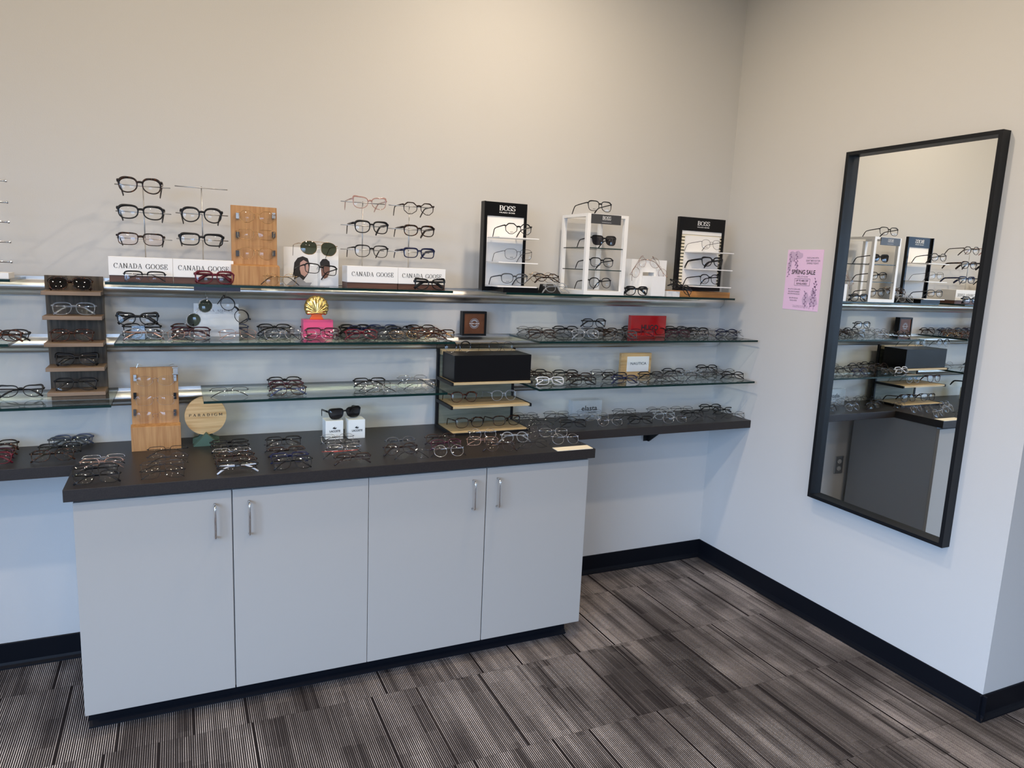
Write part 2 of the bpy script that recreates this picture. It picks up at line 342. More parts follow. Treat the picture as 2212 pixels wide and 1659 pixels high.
# ------------------------------------------------------------------ the room
T = .12; YF = -8.0; XL = -5.2; XR = 2.6; YR = -1.715
struct('floor', MB().box(XL, XR, YF, 0, -.05, 0), M['carpet'])
struct('ceiling', MB().box(XL, XR, YF, 0, CEIL, CEIL+.1), M['ceil'])
struct('wall_back', MB().box(XL-T, 0, 0, T, 0, CEIL), M['paint'])
struct('wall_right', MB().box(0, T, YR, T, 0, CEIL), M['paint'])
struct('wall_return', MB().box(T, XR+T, YR, YR+T, 0, CEIL), M['paint'])
struct('wall_side', MB().box(XR, XR+T, YF, YR, 0, CEIL), M['paint'])
def holed(axis, p, a0, a1, h0, h1, z0, z1, name):
    b = MB()
    for (s0, s1, q0, q1) in ((a0, h0, 0, CEIL), (h1, a1, 0, CEIL), (h0, h1, 0, z0), (h0, h1, z1, CEIL)):
        if axis == 'x': b.box(p-T, p, s0, s1, q0, q1)
        else: b.box(s0, s1, p-T, p, q0, q1)
    return struct(name, b, M['paint'])
holed('x', XL, YF, 0, -6.5, -2.2, .3, 2.6, 'wall_left')
holed('y', YF, XL, XR, -3.55, -2.05, .4, 2.6, 'wall_front')
def window(name, axis, p, h0, h1, z0, z1, n):
    f = MB(); g = MB()
    def bx(b, a, c, q0, q1, d0, d1):
        b.box(p-d1, p-d0, a, c, q0, q1) if axis == 'x' else b.box(a, c, p-d1, p-d0, q0, q1)
    for i in range(n+1):
        a = h0+(h1-h0)*i/n; bx(f, a-.03 if 0 < i < n else (a if i == 0 else a-.06), a+.03 if 0 < i < n else (a+.06 if i == 0 else a), z0, z1, .03, .09)
    bx(f, h0, h1, z0, z0+.06, .031, .089); bx(f, h0, h1, z1-.06, z1, .031, .089); bx(g, h0+.05, h1-.05, z0+.05, z1-.05, .055, .061)
    o = struct(name, f, M['steel']); g.build('window_pane', M['gclear'], o)
window('window_1', 'x', XL, -6.5, -2.2, 0.3, 2.6, 4)
window('window_2', 'y', YF, -3.55, -2.05, .4, 2.6, 3)
BH = .106
def toe(b, p0, p1, nx, ny):
    # vinyl cove base: upright strip plus a rounded toe
    prof = [(0, 0), (.020, 0), (.019, .006), (.010, .014), (.006, .024), (.005, BH-.003), (.003, BH), (0, BH)]
    n = len(prof); vs = [(p[0]+nx*d, p[1]+ny*d, z) for p in (p0, p1) for d, z in prof]
    b.add(vs, [(i, (i+1) % n, n+(i+1) % n, n+i) for i in range(n)]+[tuple(range(n)), tuple(range(n, 2*n))])
b = MB(); toe(b, (XL, 0), (-.0001, 0), 0, -1); struct('baseboard_back', b, M['base'])
b = MB(); toe(b, (0, 0), (0, YR-.02), -1, 0); struct('baseboard_right', b, M['base'])
b = MB(); toe(b, (-.02, YR), (XR, YR), 0, -1); struct('baseboard_return', b, M['base'])

# ceiling lights, including the added rear row
for i, (x, y) in enumerate(POTS+WALLPOTS):
    wp = i >= len(POTS)
    t = thing('ceiling_spotlight', (x, y, CEIL), 'warm round ceiling spotlight', 'ceiling light', 'warm round ceiling spotlights')
    n = 16; b = MB(); b.sweep([(x+.085*math.cos(2*math.pi*k/n), y+.085*math.sin(2*math.pi*k/n), CEIL-.008) for k in range(n)], .012, .008, closed=True); b.build('trim_ring', M['white'], t, smooth=True)
    l = area('spotlight_lamp', (0, 0, -.012), (0, 0, 0), .13, .13, (25 if x > -2 else 6) if wp else 9.5, (1, .83, .64), 'DISK', 180 if wp else 180)
    l.parent = t

# ------------------------------------------------------------------ cabinets and worktop
TOP, TB = .914, .872
YD = -.615
cabs = [(-3.1685, -2.1832, -2.678, 'left pair of light grey cupboard doors under the dark worktop', (-2.736, -2.6215)), (-2.1832, -1.1971, -1.6874, 'right pair of light grey cupboard doors under the dark worktop', (-1.7485, -1.6385))]
for x0, x1, xm, lab, hs in cabs:
    t = thing('base_cabinet', ((x0+x1)/2, -.3, 0), lab, 'cabinet', 'two-door cabinets under the worktop')
    kr = .004 if x1 < -2 else 0
    MB().box(x0+.002, x1-.002, YD+.02, -.03, .089, TB-.004).build('cabinet_body', M['cabedge'], t)
    k0, k1 = x0+(.0 if x0 > -3 else .002), x1-(.0 if x1 < -2 else .030)
    MB().box(k0, k1, -.534, -.05, 0, .088).prism([(-.5341, 0), (-.552, 0), (-.551, .005), (-.542, .013), (-.5341, .020)], 'x', k0, k1).build('toe_kick', M['base'], t)
    for (d0, d1, hx) in ((x0+.001, xm-.002, hs[0]), (xm+.002, x1-.001, hs[1])):
        d = MB().box(d0, d1, YD, YD+.019, .089, TB-.012).build('door', M['cab'], t, bevel=.0012)
        yh = YD-.030; pts = [(hx, YD, .812)]+[(hx, YD-.018-.012*math.sin(R_(a)), .800+.012*math.cos(R_(a))) for a in (0, 30, 60, 90)]
        pts += [(hx, yh, .76), (hx, yh, .72)]+[(hx, YD-.018-.012*math.cos(R_(a)), .702-.012*math.sin(R_(a))) for a in (0, 30, 60, 90)]+[(hx, YD, .690)]
        MB().sweep(pts, .0042, n=10, upv=(1, 0, 0)).build('handle', M['handle'], d, smooth=True)
t = thing('worktop', (-2.2, -.3, TB), 'dark charcoal laminate worktop running along the wall over the cabinets', 'worktop')
MB().prism([(XL+.01, -.001), (XL+.01, -.3298), (-3.1908, -.3298), (-3.1908, -.6402), (-1.1819, -.6402), (-1.1819, -.3298), (-.001, -.3298), (-.001, -.001)], 'z', TB, TOP).build('slab', M['counter'], t, bevel=.0015)
for bx_ in (-.465, -5.0):
    b = MB(); b.prism([(-.03, TB), (-.20, TB), (-.20, TB-.006), (-.05, TB-.115), (-.03, TB-.115)], 'x', bx_-.003, bx_+.003); b.box(bx_-.026, bx_+.026, -.034, -.03, TB-.115, TB)
    b.box(bx_-.026, bx_+.026, -.20, -.03, TB-.006, TB)
    br = b.build('bracket', M['blackm'], t)
    b = MB()
    for dz in (.06, .09): b.sweep([(bx_+.008, -.034, TB-dz), (bx_+.008, -.038, TB-dz)], .005, n=8)
    b.build('screw', M['handle'], br)
o = MB().prism([(-1.366, -.580), (-1.369, -.636), (-1.193, -.636), (-1.189, -.578)], 'z', TOP, TOP+.002).build('wood_strip', M['cream'])
tag(o, 'thin cream wooden strip lying flat on the right front corner of the worktop', 'strip')

# ------------------------------------------------------------------ rails and glass shelves
RT = (1.5782, 1.3573, 1.1368); TZ = (1.5735, 1.3566, 1.1388); GF = (-.30, -.3486, -.375)
names = ('top', 'middle', 'lowest')
for i in range(3):
    z = RT[i]
    prof = [(0, z), (-.006, z), (-.0075, z-.0015), (-.0075, z-.004)]+[(-.0075, z-.013), (-.020, z-.0145), (-.0235, z-.017)]
    prof += [(-.0235+.006*(k/10)-.013*math.sin(math.pi*k/10), z-.017-.046*k/10) for k in range(1, 10)]
    prof += [(-.0175, z-.063), (-.009, z-.066), (-.006, z-.073), (0, z-.073)]
    b = MB().prism(prof, 'x', XL+.01, -.004)
    o = b.build('shelf_rail', M['chrome'], smooth=False)
    tag(o, 'satin metal wall rail holding the %s row of glass shelves' % names[i], 'rail', 'metal shelf rails on the back wall')
shelves = [(0, XL+.02, -3.352, 'top glass shelf at the far left edge of the picture'), (0, -3.069, -1.745, 'top glass shelf in the middle with the white block displays'), (0, -1.49, -.166, 'top glass shelf nearest the corner with the white tower'),
 (1, XL+.02, -3.3617, 'middle-height glass shelf at the far left edge'), (1, -3.046, -1.746, 'middle-height glass shelf with the gold shell and pink block'), (1, -1.334, -.026, 'middle-height glass shelf with the red block near the corner'),
 (2, XL+.02, -3.0621, 'lowest glass shelf at the far left below the brown wood rack'), (2, -2.7566, -1.784, 'lowest glass shelf above the round pine sign'), (2, -1.3372, -.045, 'lowest glass shelf with the wooden framed sign near the corner')]
for i, x0, x1, lab in shelves:
    o = MB().box(x0, x1, GF[i], -.0076, TZ[i]-.0095, TZ[i], 0, 1).build('glass_shelf', [M['gedge'], M['gclear']])
    tag(o, lab+', green edge', 'shelf', 'glass shelves on metal rails')

# ------------------------------------------------------------------ mirror, poster, outlet
t = thing('wall_mirror', (0, -1.15, .6366), 'tall rectangular wall mirror in a black frame on the right wall', 'mirror')
y1, y2, z1, z2, dp, fwid = -.8033, -1.4996, .6366, 2.2687, -.0468, .016
b = MB()
for (a, c, e, f) in ((y2, y1, z1, z1+fwid), (y2, y1, z2-fwid, z2), (y2, y2+fwid, z1+fwid, z2-fwid), (y1-fwid, y1, z1+fwid, z2-fwid)): b.box(dp, -.001, a, c, e, f)
b.build('frame', M['frame'], t)
MB().box(-.012, -.004, y2+fwid, y1-fwid, z1+fwid, z2-fwid).build('mirror_glass', M['mirror'], t)

PO = (0, -.585, 1.686)
t = thing('sale_poster', PO, 'small pink paper spring sale poster with grey floral print on the right wall', 'poster')
pr = MB().box(-.0012, 0, -.6985, -.4715, 1.535, 1.834).build('paper', M['posterp'], t)
def pp(y, z): return (-.0012, y, z)
# floral print, top-left and bottom-right
def blob(c, rx, rz, n=16, seed=0):
    rr = random.Random(seed); ph = [rr.uniform(.75, 1.1) for _ in range(n)]
    return [(c[0]+rx*math.cos(2*math.pi*k/n)*ph[k], c[1]+rz*math.sin(2*math.pi*k/n)*ph[k]) for k in range(n)]
for grp in ((((-.082, .115), .026, .030, 1), ((-.045, .122), .030, .022, 2), ((-.094, .070), .015, .030, 3)), (((.078, -.100), .030, .034, 4), ((.030, -.095), .020, .036, 5), ((.075, -.060), .016, .022, 6))):
    b = MB(); lf_ = .0002
    for c, rx, rz, s_ in grp:
        lf_ += .0001
        q = [(max(-.110, min(.110, x)), max(-.146, min(.146, z))) for x, z in blob(c, rx, rz, 16, s_)]
        q.append(c); b.add(place2d(q, pp(-.585, 1.6845), 'right', lf_), [(k_, (k_+1) % 16, 16) for k_ in range(16)])
    b.build('watercolour_print', M['lav'], pr)
b = MB(); rr = random.Random(5)
def sprig(x, z, dx, dz, n):
    L_ = math.hypot(dx, dz)
    for k in range(n):
        f = (k+1)/n; px, pz = x+dx*f, z+dz*f; s_ = 1 if k % 2 else -1; a = math.atan2(dz, dx)+s_*.8; l = .013
        tx_, tz_ = px+l*math.cos(a), pz+l*math.sin(a); nx, nz = -math.sin(a)*.0028, math.cos(a)*.0028
        b.add(place2d([(px, pz), ((px+tx_)/2+nx, (pz+tz_)/2+nz), (tx_, tz_), ((px+tx_)/2-nx, (pz+tz_)/2-nz)], pp(-.585, 1.6845), 'right', .0007), [(0, 1, 2, 3)])
    nx, nz = -dz/L_*.0008, dx/L_*.0008
    b.add(place2d([(x+nx, z+nz), (x+dx+nx, z+dz+nz), (x+dx-nx, z+dz-nz), (x-nx, z-nz)], pp(-.585, 1.6845), 'right', .0007), [(0, 1, 2, 3)])
for q in ((-.09, .14, -.006, -.12, 11), (-.055, .14, .012, -.085, 8), (-.07, .11, .02, -.04, 4), (.03, -.14, -.004, .08, 8), (.06, -.14, .016, .085, 8), (.085, -.14, .002, .13, 10), (.07, -.07, .012, .075, 6)): sprig(*q)
b.build('twig_print', M['twig'], pr)
def ptext(s_, u, v, w_, h_, mm='ink', wt=0.01):
    d = ray(u, v); P = CP+d*((0-CP.x)/d.x); text(s_, (-.0012, P.y, P.z), w_, h_, M[mm], pr, 'right', wt)
ptext('ENDS JUNE 30TH,', 1757, 557.5, .074, .0085, 'inkg'); ptext('DON\u2019T MISS OUT ON', 1757, 563.3, .086, .0085, 'inkg'); ptext('SAVINGS TODAY!', 1756, 569, .072, .0085, 'inkg')
ptext('SPRING SALE', 1736, 588, .150, .022, 'ink', .015); ptext('HELLO SUN!', 1734, 597.7, .068, .008, 'inkg', 0)
ptext('UP TO 40% OFF', 1733, 606.5, .078, .009, 'ink'); ptext('SUNGLASSES!', 1732, 612.8, .066, .009, 'ink')
ptext('40% OFF RX SUNGLASSES,', 1716, 624.5, .082, .007, 'inkg'); ptext('INCLUDING POLARIZED', 1715.5, 629.7, .074, .007, 'inkg'); ptext('LENS WITH PACKAGE RX', 1715, 634.5, .078, .007, 'inkg')
ptext('20% OFF NON-RX', 1714.5, 643.5, .058, .007, 'inkg'); ptext('SUNGLASSES', 1714, 648.5, .046, .007, 'inkg')
ptext('*Some exclusions may apply, cannot be', 1729, 660.5, .100, .005, 'inkg', 0); ptext('combined with any other offers', 1729, 663.5, .100, .005, 'inkg', 0)
d = ray(1733, 609.5); P = CP+d*((0-CP.x)/d.x); b = MB()
for (a, c, e, f) in ((-.049, .049, .0165, .0177), (-.049, .049, -.0177, -.0165), (-.049, -.0478, -.0177, .0177), (.0478, .049, -.0177, .0177)):
    b.add(place2d([(a, e), (c, e), (c, f), (a, f)], (-.0012, P.y, P.z), 'right', .0008), [(0, 1, 2, 3)])
b.build('text_box', M['ink'], pr)

t = thing('wall_outlet', (-1.14, 0, .48), 'steel wall outlet plate seen in the mirror, behind the cabinet side', 'outlet')
MB().box(-1.176, -1.104, -.006, 0, .425, .542).build('cover_plate', M['steel'], t, bevel=.002)
for zc in (.508, .460):
    s_ = MB().prism([(-1.14+.017*math.cos(R_(a)), zc+.0145*math.sin(R_(a))*1.0) for a in range(0, 360, 20)], 'y', -.009, -.005).build('socket', M['outlet'], t)
    MB().box(-1.148, -1.146, -.0095, -.0088, zc, zc+.009).box(-1.134, -1.132, -.0095, -.0088, zc, zc+.007).box(-1.1425, -1.1375, -.0095, -.0088, zc-.009, zc-.005).build('slot', M['ink'], s_)

# ------------------------------------------------------------------ eyewear
SH = {  # w, h, n, taper, lift, descriptive word
 'rect': (.058, .038, 4.0, .09, 0, 'rectangular'), 'narrow': (.059, .031, 3.6, .07, 0, 'slim rectangular'), 'soft': (.057, .042, 2.9, .14, 0, 'oblong'),
 'square': (.059, .046, 3.1, .18, 0, 'large square'), 'round': (.052, .048, 2.05, 0, 0, 'round'), 'panto': (.053, .047, 2.5, .15, 0, 'rounded'),
 'cat': (.059, .044, 2.6, .20, .010, 'cat-eye'), 'way': (.060, .044, 3.2, .27, .002, 'tapered square'), 'avi': (.064, .054, 2.25, .17, 0, 'aviator'),
 'hex': (.057, .047, 6, .12, 0, 'angular'), 'oval': (.056, .039, 2.3, .08, 0, 'oval')}
CW = {'black': 'black', 'tort': 'dark tortoiseshell', 'redtort': 'reddish tortoiseshell', 'burgundy': 'burgundy', 'navy': 'navy blue', 'plum': 'plum', 'brown': 'dark brown', 'grey': 'grey', 'slate': 'slate blue', 'clear': 'clear crystal',
      'pink': 'blush pink', 'white': 'pearl white', 'gold': 'gold wire', 'rose': 'rose gold wire', 'silver': 'silver wire', 'gunmetal': 'gunmetal wire', 'blackwire': 'thin black wire', 'red': 'coral red'}
NP = 36
def outline(shape):
    w_, h_, n, tp, lf, _ = SH[shape]; out = []
    for k in range(NP):
        a = 2*math.pi*(k+.5)/NP; c, s_ = math.cos(a), math.sin(a)
        if shape == 'hex':
            r = 1/max(abs(math.cos(((a+R_(22.5)) % R_(45))-R_(22.5))), .01); r = r*.93+.07; x, z = w_/2*c*r*.97, h_/2*s_*r*.97
        else:
            x = w_/2*math.copysign(abs(c)**(2/n), c); z = h_/2*math.copysign(abs(s_)**(2/n), s_)
        x *= 1+tp*z/h_*2*.5
        if x < 0 and z < 0 and shape not in ('round', 'avi'): x += .0050*(z/(h_/2))**2
        if lf and z > 0 and x > 0: z += lf*(x/(w_/2))**2
        if shape == 'avi': x += .004*min(0, z)/h_*2; z -= .002*(x/(w_/2))
        out.append((x, z))
    return out
CACHE = {}
def spec(shape, colr, opt=''):
    key = (shape, colr, opt)
    if key in CACHE: return CACHE[key]
    wire = colr in WIRE; w_, h_ = SH[shape][:2]; gap = .0165 if not wire else .018
    rw = .00085 if wire else (.0023 if 'bold' in opt else .0015); rd = .0009 if wire else .0019
    oc = w_/2+gap/2; OL = outline(shape); hz = h_/2+.001
    def yb(x): return .9*(x*x)  # base curve
    parts = {}
    b = MB()
    for s_ in (-1, 1):
        pts = [(s_*(oc+x), yb(oc+x), hz+z) for x, z in OL]
        wd = [rw*(1+(.7 if not wire else 0)*max(0, z)/(h_/2)+(.9 if not wire else 0)*max(0, x)/(w_/2)*max(0, z)/(h_/2)) for x, z in OL]
        if 'half' in opt:
            i0 = [k for k in range(NP) if OL[k][1] > -.1*h_]; pts2 = [pts[k] for k in i0]
            b.sweep(pts2, rd, [wd[k]*1.3 for k in i0], n=6, upv=(0, 1, 0)) if 0 else b.sweep(pts2, [wd[k]*1.3 for k in i0], rd, n=6, upv=(0, 1, 0))
        elif 'rimless' in opt: b.sweep(pts, .0004, .0006, n=4, closed=True, upv=(0, 1, 0))
        else: b.sweep(pts, wd, rd, n=6, closed=True, upv=(0, 1, 0))
        # end piece
        xo = oc+w_/2+ (.000 if wire else .001); zt = hz+h_*.28
        b.sweep([(s_*(xo-.002), yb(xo), zt), (s_*(xo+.003), yb(xo)+.0005, zt+.0005), (s_*(xo+.0045), yb(xo)+.004, zt+.0005)], .0009 if wire else .0020, .0012 if wire else (.0048 if 'bold' in opt else .0034), n=6)
        if wire or 'rimless' in opt:
            b.sweep([(s_*(gap/2+.0005), .001, hz+.004), (s_*(gap/2-.003), .006, hz+.001), (s_*(gap/2-.002), .007, hz-.003)], .0005, n=4)
    bz = hz+h_*.20; bw = .0009 if wire else .0024
    br = [(x*(gap/2+.0015), .0005-.001*(1-x*x), bz+(.0035 if wire else .002)*(1-x*x)) for x in (-1, -.6, -.2, .2, .6, 1)]
    b.sweep(br, bw, bw*(1 if wire else [1.9, 1.4, 1.15, 1.15, 1.4, 1.9][0]*.8), n=6)
    if shape == 'avi': b.sweep([(x*.022, 0, hz+h_*.47+.001*(1-x*x)) for x in (-1, -.5, 0, .5, 1)], .0009, n=6)
    parts['front'] = (b.mesh('frame_front', E_[colr], smooth=True), b.v)
    if 'brow' in opt:
        bb = MB()
        for s_ in (-1, 1):
            i0 = [k for k in range(NP) if OL[k][1] > .02*h_]; bb.sweep([(s_*(oc+OL[k][0]), yb(oc+OL[k][0])-.0004, hz+OL[k][1]+.0008) for k in i0], .0030, .0024, n=6, upv=(0, 1, 0))
        parts['brow'] = bb.mesh('brow_bar', E_['black'], smooth=True)
    lm = M['lens']
    if 'sun' in opt: lm = M['lensdark']
    if 'gsun' in opt: lm = M['lensgreen']
    if 'bsun' in opt: lm = M['lensbrown']
    if 'rosy' in opt: lm = M['lenspink']
    for s_ in (-1, 1):
        l = MB(); vs = []
        for f_ in (.985, .66, .33): vs += [(s_*(oc+x*f_), yb(oc+x*f_)-.0003-.0024*(1-f_*f_), hz+z*f_) for x, z in OL]
        vs.append((s_*oc, yb(oc)-.0027, hz))
        l.add(vs, [(r*NP+k, (r+1)*NP+k, (r+1)*NP+(k+1) % NP, r*NP+(k+1) % NP) for r in (0, 1) for k in range(NP)]+[(2*NP+k, 2*NP+(k+1) % NP, 3*NP) for k in range(NP)])
        parts['lens%d' % s_] = l.mesh('lens', lm, smooth=True)
        if wire or 'rimless' in opt:
            parts['pad%d' % s_] = MB().ball((s_*(gap/2-.0022), .0078, hz-.004), .0012, .0022, .0045, n=6).mesh('nose_pad', M['acryl'], smooth=True)
    xh = oc+w_/2+.0055; zh = hz+h_*.30; yh = yb(xh)+.004; tm = opt.split('tm=')[1].split()[0] if 'tm=' in opt else colr
    ta, tb_ = (.0007, .0012) if wire else (.0013, .0026 if 'bold' not in opt else .0045)
    tip_m = E_['black'] if wire and colr != 'rose' else E_[tm]
    drop = max(.018, zh-.004)
    for s_ in (-1, 1):
        P_ = [(s_*xh, yh, zh), (s_*(xh+.001), yh+.03, zh), (s_*xh, yh+.065, zh), (s_*(xh-.002), yh+.093, zh-.001)]
        Q_ = [(s_*(xh-.002), yh+.092, zh-.001), (s_*(xh-.004), yh+.104, zh-.006), (s_*(xh-.007), yh+.118, zh-drop*.55), (s_*(xh-.010), yh+.132, zh-drop)]
        b1 = MB().sweep(P_, ta, tb_, n=6); b2 = MB().sweep(Q_, ta*1.5, [tb_, tb_*1.3, tb_*1.5, tb_*1.2], n=6)
        parts['to%d' % s_] = (b1.mesh('temple', E_[tm], smooth=True), b1.v, b2.mesh('temple_tip', tip_m, smooth=True), b2.v)
        yy = yh+(.004 if s_ < 0 else .009); L_ = 2*xh
        P_ = [(s_*xh, yh, zh), (s_*(xh-.003), yy, zh), (s_*(xh-.05), yy, zh-.001), (s_*(xh-.098), yy, zh-.003)]
        Q_ = [(s_*(xh-.097), yy, zh-.003), (s_*(xh-.110), yy, zh-.008), (s_*(xh-.124), yy, zh-drop*.55), (s_*(xh-.140), yy+.001, zh-drop*.95)]
        b1 = MB().sweep(P_, ta, tb_, n=6); b2 = MB().sweep(Q_, ta*1.5, [tb_, tb_*1.3, tb_*1.5, tb_*1.2], n=6)
        parts['tf%d' % s_] = (b1.mesh('temple', E_[tm], smooth=True), b1.v, b2.mesh('temple_tip', tip_m, smooth=True), b2.v)
        b1 = MB().sweep([(s_*xh, yh, zh), (s_*xh, yh+.024, zh)], ta, tb_, n=6)
        parts['tc%d' % s_] = (b1.mesh('temple', E_[tm], smooth=True), b1.v, None, [])
    parts['hz'] = hz; parts['wire'] = wire
    parts['words'] = (CW[colr]+(' half-rim' if 'half' in opt else ' rimless' if 'rimless' in opt else ' browline' if 'brow' in opt else '')+' '+SH[shape][5])
    parts['sun'] = 'sun' in opt
    CACHE[key] = parts; return parts
def ch(name, me, parent, lab=None):
    o = bpy.data.objects.new(name, me); col.objects.link(o); o.parent = parent
    if lab: o['label'] = lab
    return o
ALLG = []
def glasses(style, pos, mode='fold', yaw=0, lean=None, roll=0, label='', group='', anchor='bottom', prnt=None, scale=1):
    """pos: for 'bottom' the point under the bridge on its support, for 'center' the lens-height centre"""
    q = style.split(' ', 2); S = spec(q[0], q[1], q[2] if len(q) > 2 else '')
    if lean is None: lean = {'fold': 30, 'open': 6, 'hang': 3, 'clip': 2, 'flat': 0}[mode]
    tk = {'fold': 'tf', 'open': 'to', 'hang': 'to', 'clip': 'tc'}[mode]
    Rm = Matrix.Rotation(R_(yaw), 4, 'Z') @ Matrix.Scale(scale, 4) @ Matrix.Rotation(R_(-lean), 4, 'X') @ Matrix.Rotation(R_(roll), 4, 'Y')
    vs = list(S['front'][1])
    for s_ in (-1, 1): vs += S[tk+'%d' % s_][1]+S[tk+'%d' % s_][3]
    name = 'sunglasses' if S['sun'] else 'eyeglasses'
    if anchor == 'bottom': mz = min((Rm @ Vector(v)).z for v in vs); loc = Vector((pos[0], pos[1], pos[2]-mz+.0003))
    else: loc = Vector(pos)-Rm @ Vector((0, 0, S['hz']))
    o = bpy.data.objects.new(name, None); col.objects.link(o); o.empty_display_size = .03
    o.location = loc; o.rotation_euler = Rm.to_euler(); o.scale = (scale,)*3; WO[o.name] = (0, 0, 0)
    tag(o, label.replace('@', S['words']), 'sunglasses' if S['sun'] else 'glasses', group)
    f = ch('frame_front', S['front'][0], o)
    if 'brow' in S: ch('brow_bar', S['brow'], f)
    for s_ in (-1, 1):
        ch('lens', S['lens%d' % s_], o)
        if 'pad%d' % s_ in S: ch('nose_pad', S['pad%d' % s_], f)
        a = S[tk+'%d' % s_]; tmp = ch('temple', a[0], o)
        if a[2]: ch('temple_tip', a[2], tmp)
    if prnt:
        # print on the left demo lens
        cen = -(SH[q[0]][0]/2+.009)
        text(prnt, (cen, -.0026, S['hz']-SH[q[0]][1]*.33), .014, .0035, M['ink'], o, weight=.03, name='lens_print')
    ALLG.append((o, loc)); return o
ORD = ['first', 'second', 'third', 'fourth', 'fifth', 'sixth', 'seventh', 'eighth', 'ninth', 'tenth', 'eleventh', 'twelfth', 'thirteenth', 'fourteenth', 'fifteenth', 'sixteenth', 'seventeenth', 'eighteenth', 'nineteenth', 'twentieth', 'twenty-first', 'twenty-second', 'twenty-third', 'twenty-fourth']
def pile(entries, z, place, group, order='lr', ylim=(-.62, -.05), ref=None):
    """entries: (u, v of lower rim, style, yaw, lean); on surface z; labels count left-right or front-back"""
    pts = []
    for e in entries:
        u, v, st = e[:3]; yw = e[3] if len(e) > 3 else 0; ln = e[4] if len(e) > 4 else 30
        P = PZ(u, v, z); y = max(ylim[0], min(ylim[1], P.y))
        if y != P.y:
            # keep it on the shelf: slide along its sight line's bearing
            k = (y-CP.y)/(P.y-CP.y); P = Vector((CP.x+(P.x-CP.x)*k, y, z))
        pts.append([P.x, P.y, st, yw, ln])
    # keep folded frames from running through each other: front to back spacing
    for _ in range(60):
        mv = False
        for i in range(len(pts)):
            for j in range(len(pts)):
                if i == j: continue
                dx = abs(pts[i][0]-pts[j][0]); dy = pts[j][1]-pts[i][1]
                need = .026 if dx < .148 else 0
                if need and 0 <= dy < need and (dy > 0 or i < j):
                    s_ = (need-dy)/2+.0002; pts[i][1] = max(ylim[0], pts[i][1]-s_); pts[j][1] = min(ylim[1], pts[j][1]+s_); mv = True
        if not mv: break
    idx = sorted(range(len(pts)), key=(lambda i: pts[i][0]) if order == 'lr' else (lambda i: pts[i][1]))
    for r, i in enumerate(idx):
        x, y, st, yw, ln = pts[i]
        if order == 'lr': lab = '@ folded glasses, %s from left %s' % (ORD[r], place)
        else: lab = '@ folded glasses, %s from front %s' % (ORD[r], place) if len(idx) > 1 else '@ folded glasses %s' % place
        glasses(st, (x, y, z), 'fold', yw, ln, 0, lab, group)

Z1, Z2, Z3 = TZ
G = 'folded frames on the worktop'
pile([(224, 1008, 'rect silver half'), (220, 1018, 'soft rose half'), (206, 1031, 'rect black'), (209, 1049, 'soft black')], TOP, 'in left front corner stack', G, 'fb')
pile([(158, 955, 'soft slate', 4), (150, 967, 'soft grey', 3), (130, 983, 'rect black', 2), (114, 1000, 'soft tort', 3)], TOP, 'in row left of oak panel', G, 'fb', (-.32, -.05))
pile([(-8, 979, 'soft tort', 4), (-12, 990, 'soft redtort', 3), (-20, 998, 'soft plum', 3), (-24, 1008, 'soft burgundy', 3)], TOP, 'at left picture edge', G, 'fb', (-.32, -.05))
pile([(363, 988, 'rect blackwire half'), (363, 1007, 'soft gunmetal half'), (351, 1022, 'rect gunmetal'), (352, 1037, 'rect blackwire')], TOP, 'in stack before oak panel', G, 'fb')
pile([(496, 970, 'narrow black'), (498, 981, 'rect black'), (502, 992, 'rect silver half'), (508, 1004, 'soft tort'), (512, 1014, 'rect brown'), (515, 1030, 'soft black half tm=white')], TOP, 'in stack below green prism', G, 'fb')
pile([(614, 966, 'rect black'), (612, 978, 'soft gunmetal'), (620, 990, 'rect brown half'), (627, 1003, 'rect navy'), (634, 1020, 'square black')], TOP, 'in stack left of cubes', G, 'fb')
pile([(730, 961, 'soft silver tm=black', -3), (742, 973, 'rect blackwire'), (746, 984, 'soft silver half'), (738, 993, 'soft gunmetal tm=red'), (764, 1008, 'soft brown half')], TOP, 'in stack before white cubes', G, 'fb')
pile([(868, 971, 'panto grey half'), (868, 986, 'hex brown'), (891, 995, 'hex gunmetal', -6)], TOP, 'in stack right of cubes', G, 'fb')
pile([(954, 961, 'soft brown'), (966, 974, 'soft plum'), (971, 989, 'round silver', -6)], TOP, 'in stack left of rack foot', G, 'fb')
pile([(1044, 951, 'round silver', -10), (1043, 965, 'rect rose', -14), (1082, 978, 'round brown', -12)], TOP, 'in stack before black rack', G, 'fb')
pile([(1112, 958, 'round clear', -10), (1154, 971, 'oval blackwire', -2), (1223, 962, 'round silver', -10), (1200, 948, 'soft silver', -12), (1166, 951, 'round gunmetal', -14), (1166, 934, 'round gunmetal', -10), (1172, 922, 'soft gunmetal', -10), (1141, 918, 'round gunmetal', -8), (1136, 906, 'oval gunmetal', -8)], TOP, 'right of black rack', G, 'lr')
G2 = 'folded frames on the worktop shelf near the corner'
pile([(1204, 906, 'rect gunmetal', -8), (1240, 926, 'rect black', -8), (1228, 914, 'soft gunmetal', -8), (1275, 901, 'rect blackwire', -8), (1290, 911, 'soft silver', -10), (1320, 923, 'hex silver', -8),
      (1351, 901, 'soft blackwire', -8), (1364, 910, 'soft blackwire', -8), (1386, 918, 'rect black', -8), (1424, 896, 'oval gunmetal', -8), (1438, 909, 'round clear', -8), (1460, 917, 'soft silver', -10),
      (1475, 895, 'soft gunmetal', -8), (1498, 905, 'soft black', -8), (1524, 913, 'rect gunmetal', -8), (1537, 891, 'soft black', -8), (1586, 906, 'oval blackwire', -12), (1566, 897, 'rect black', -8)], TOP, 'on worktop by clear block', G2, 'lr', (-.31, -.05))
G3 = 'folded frames on the lowest glass shelves'
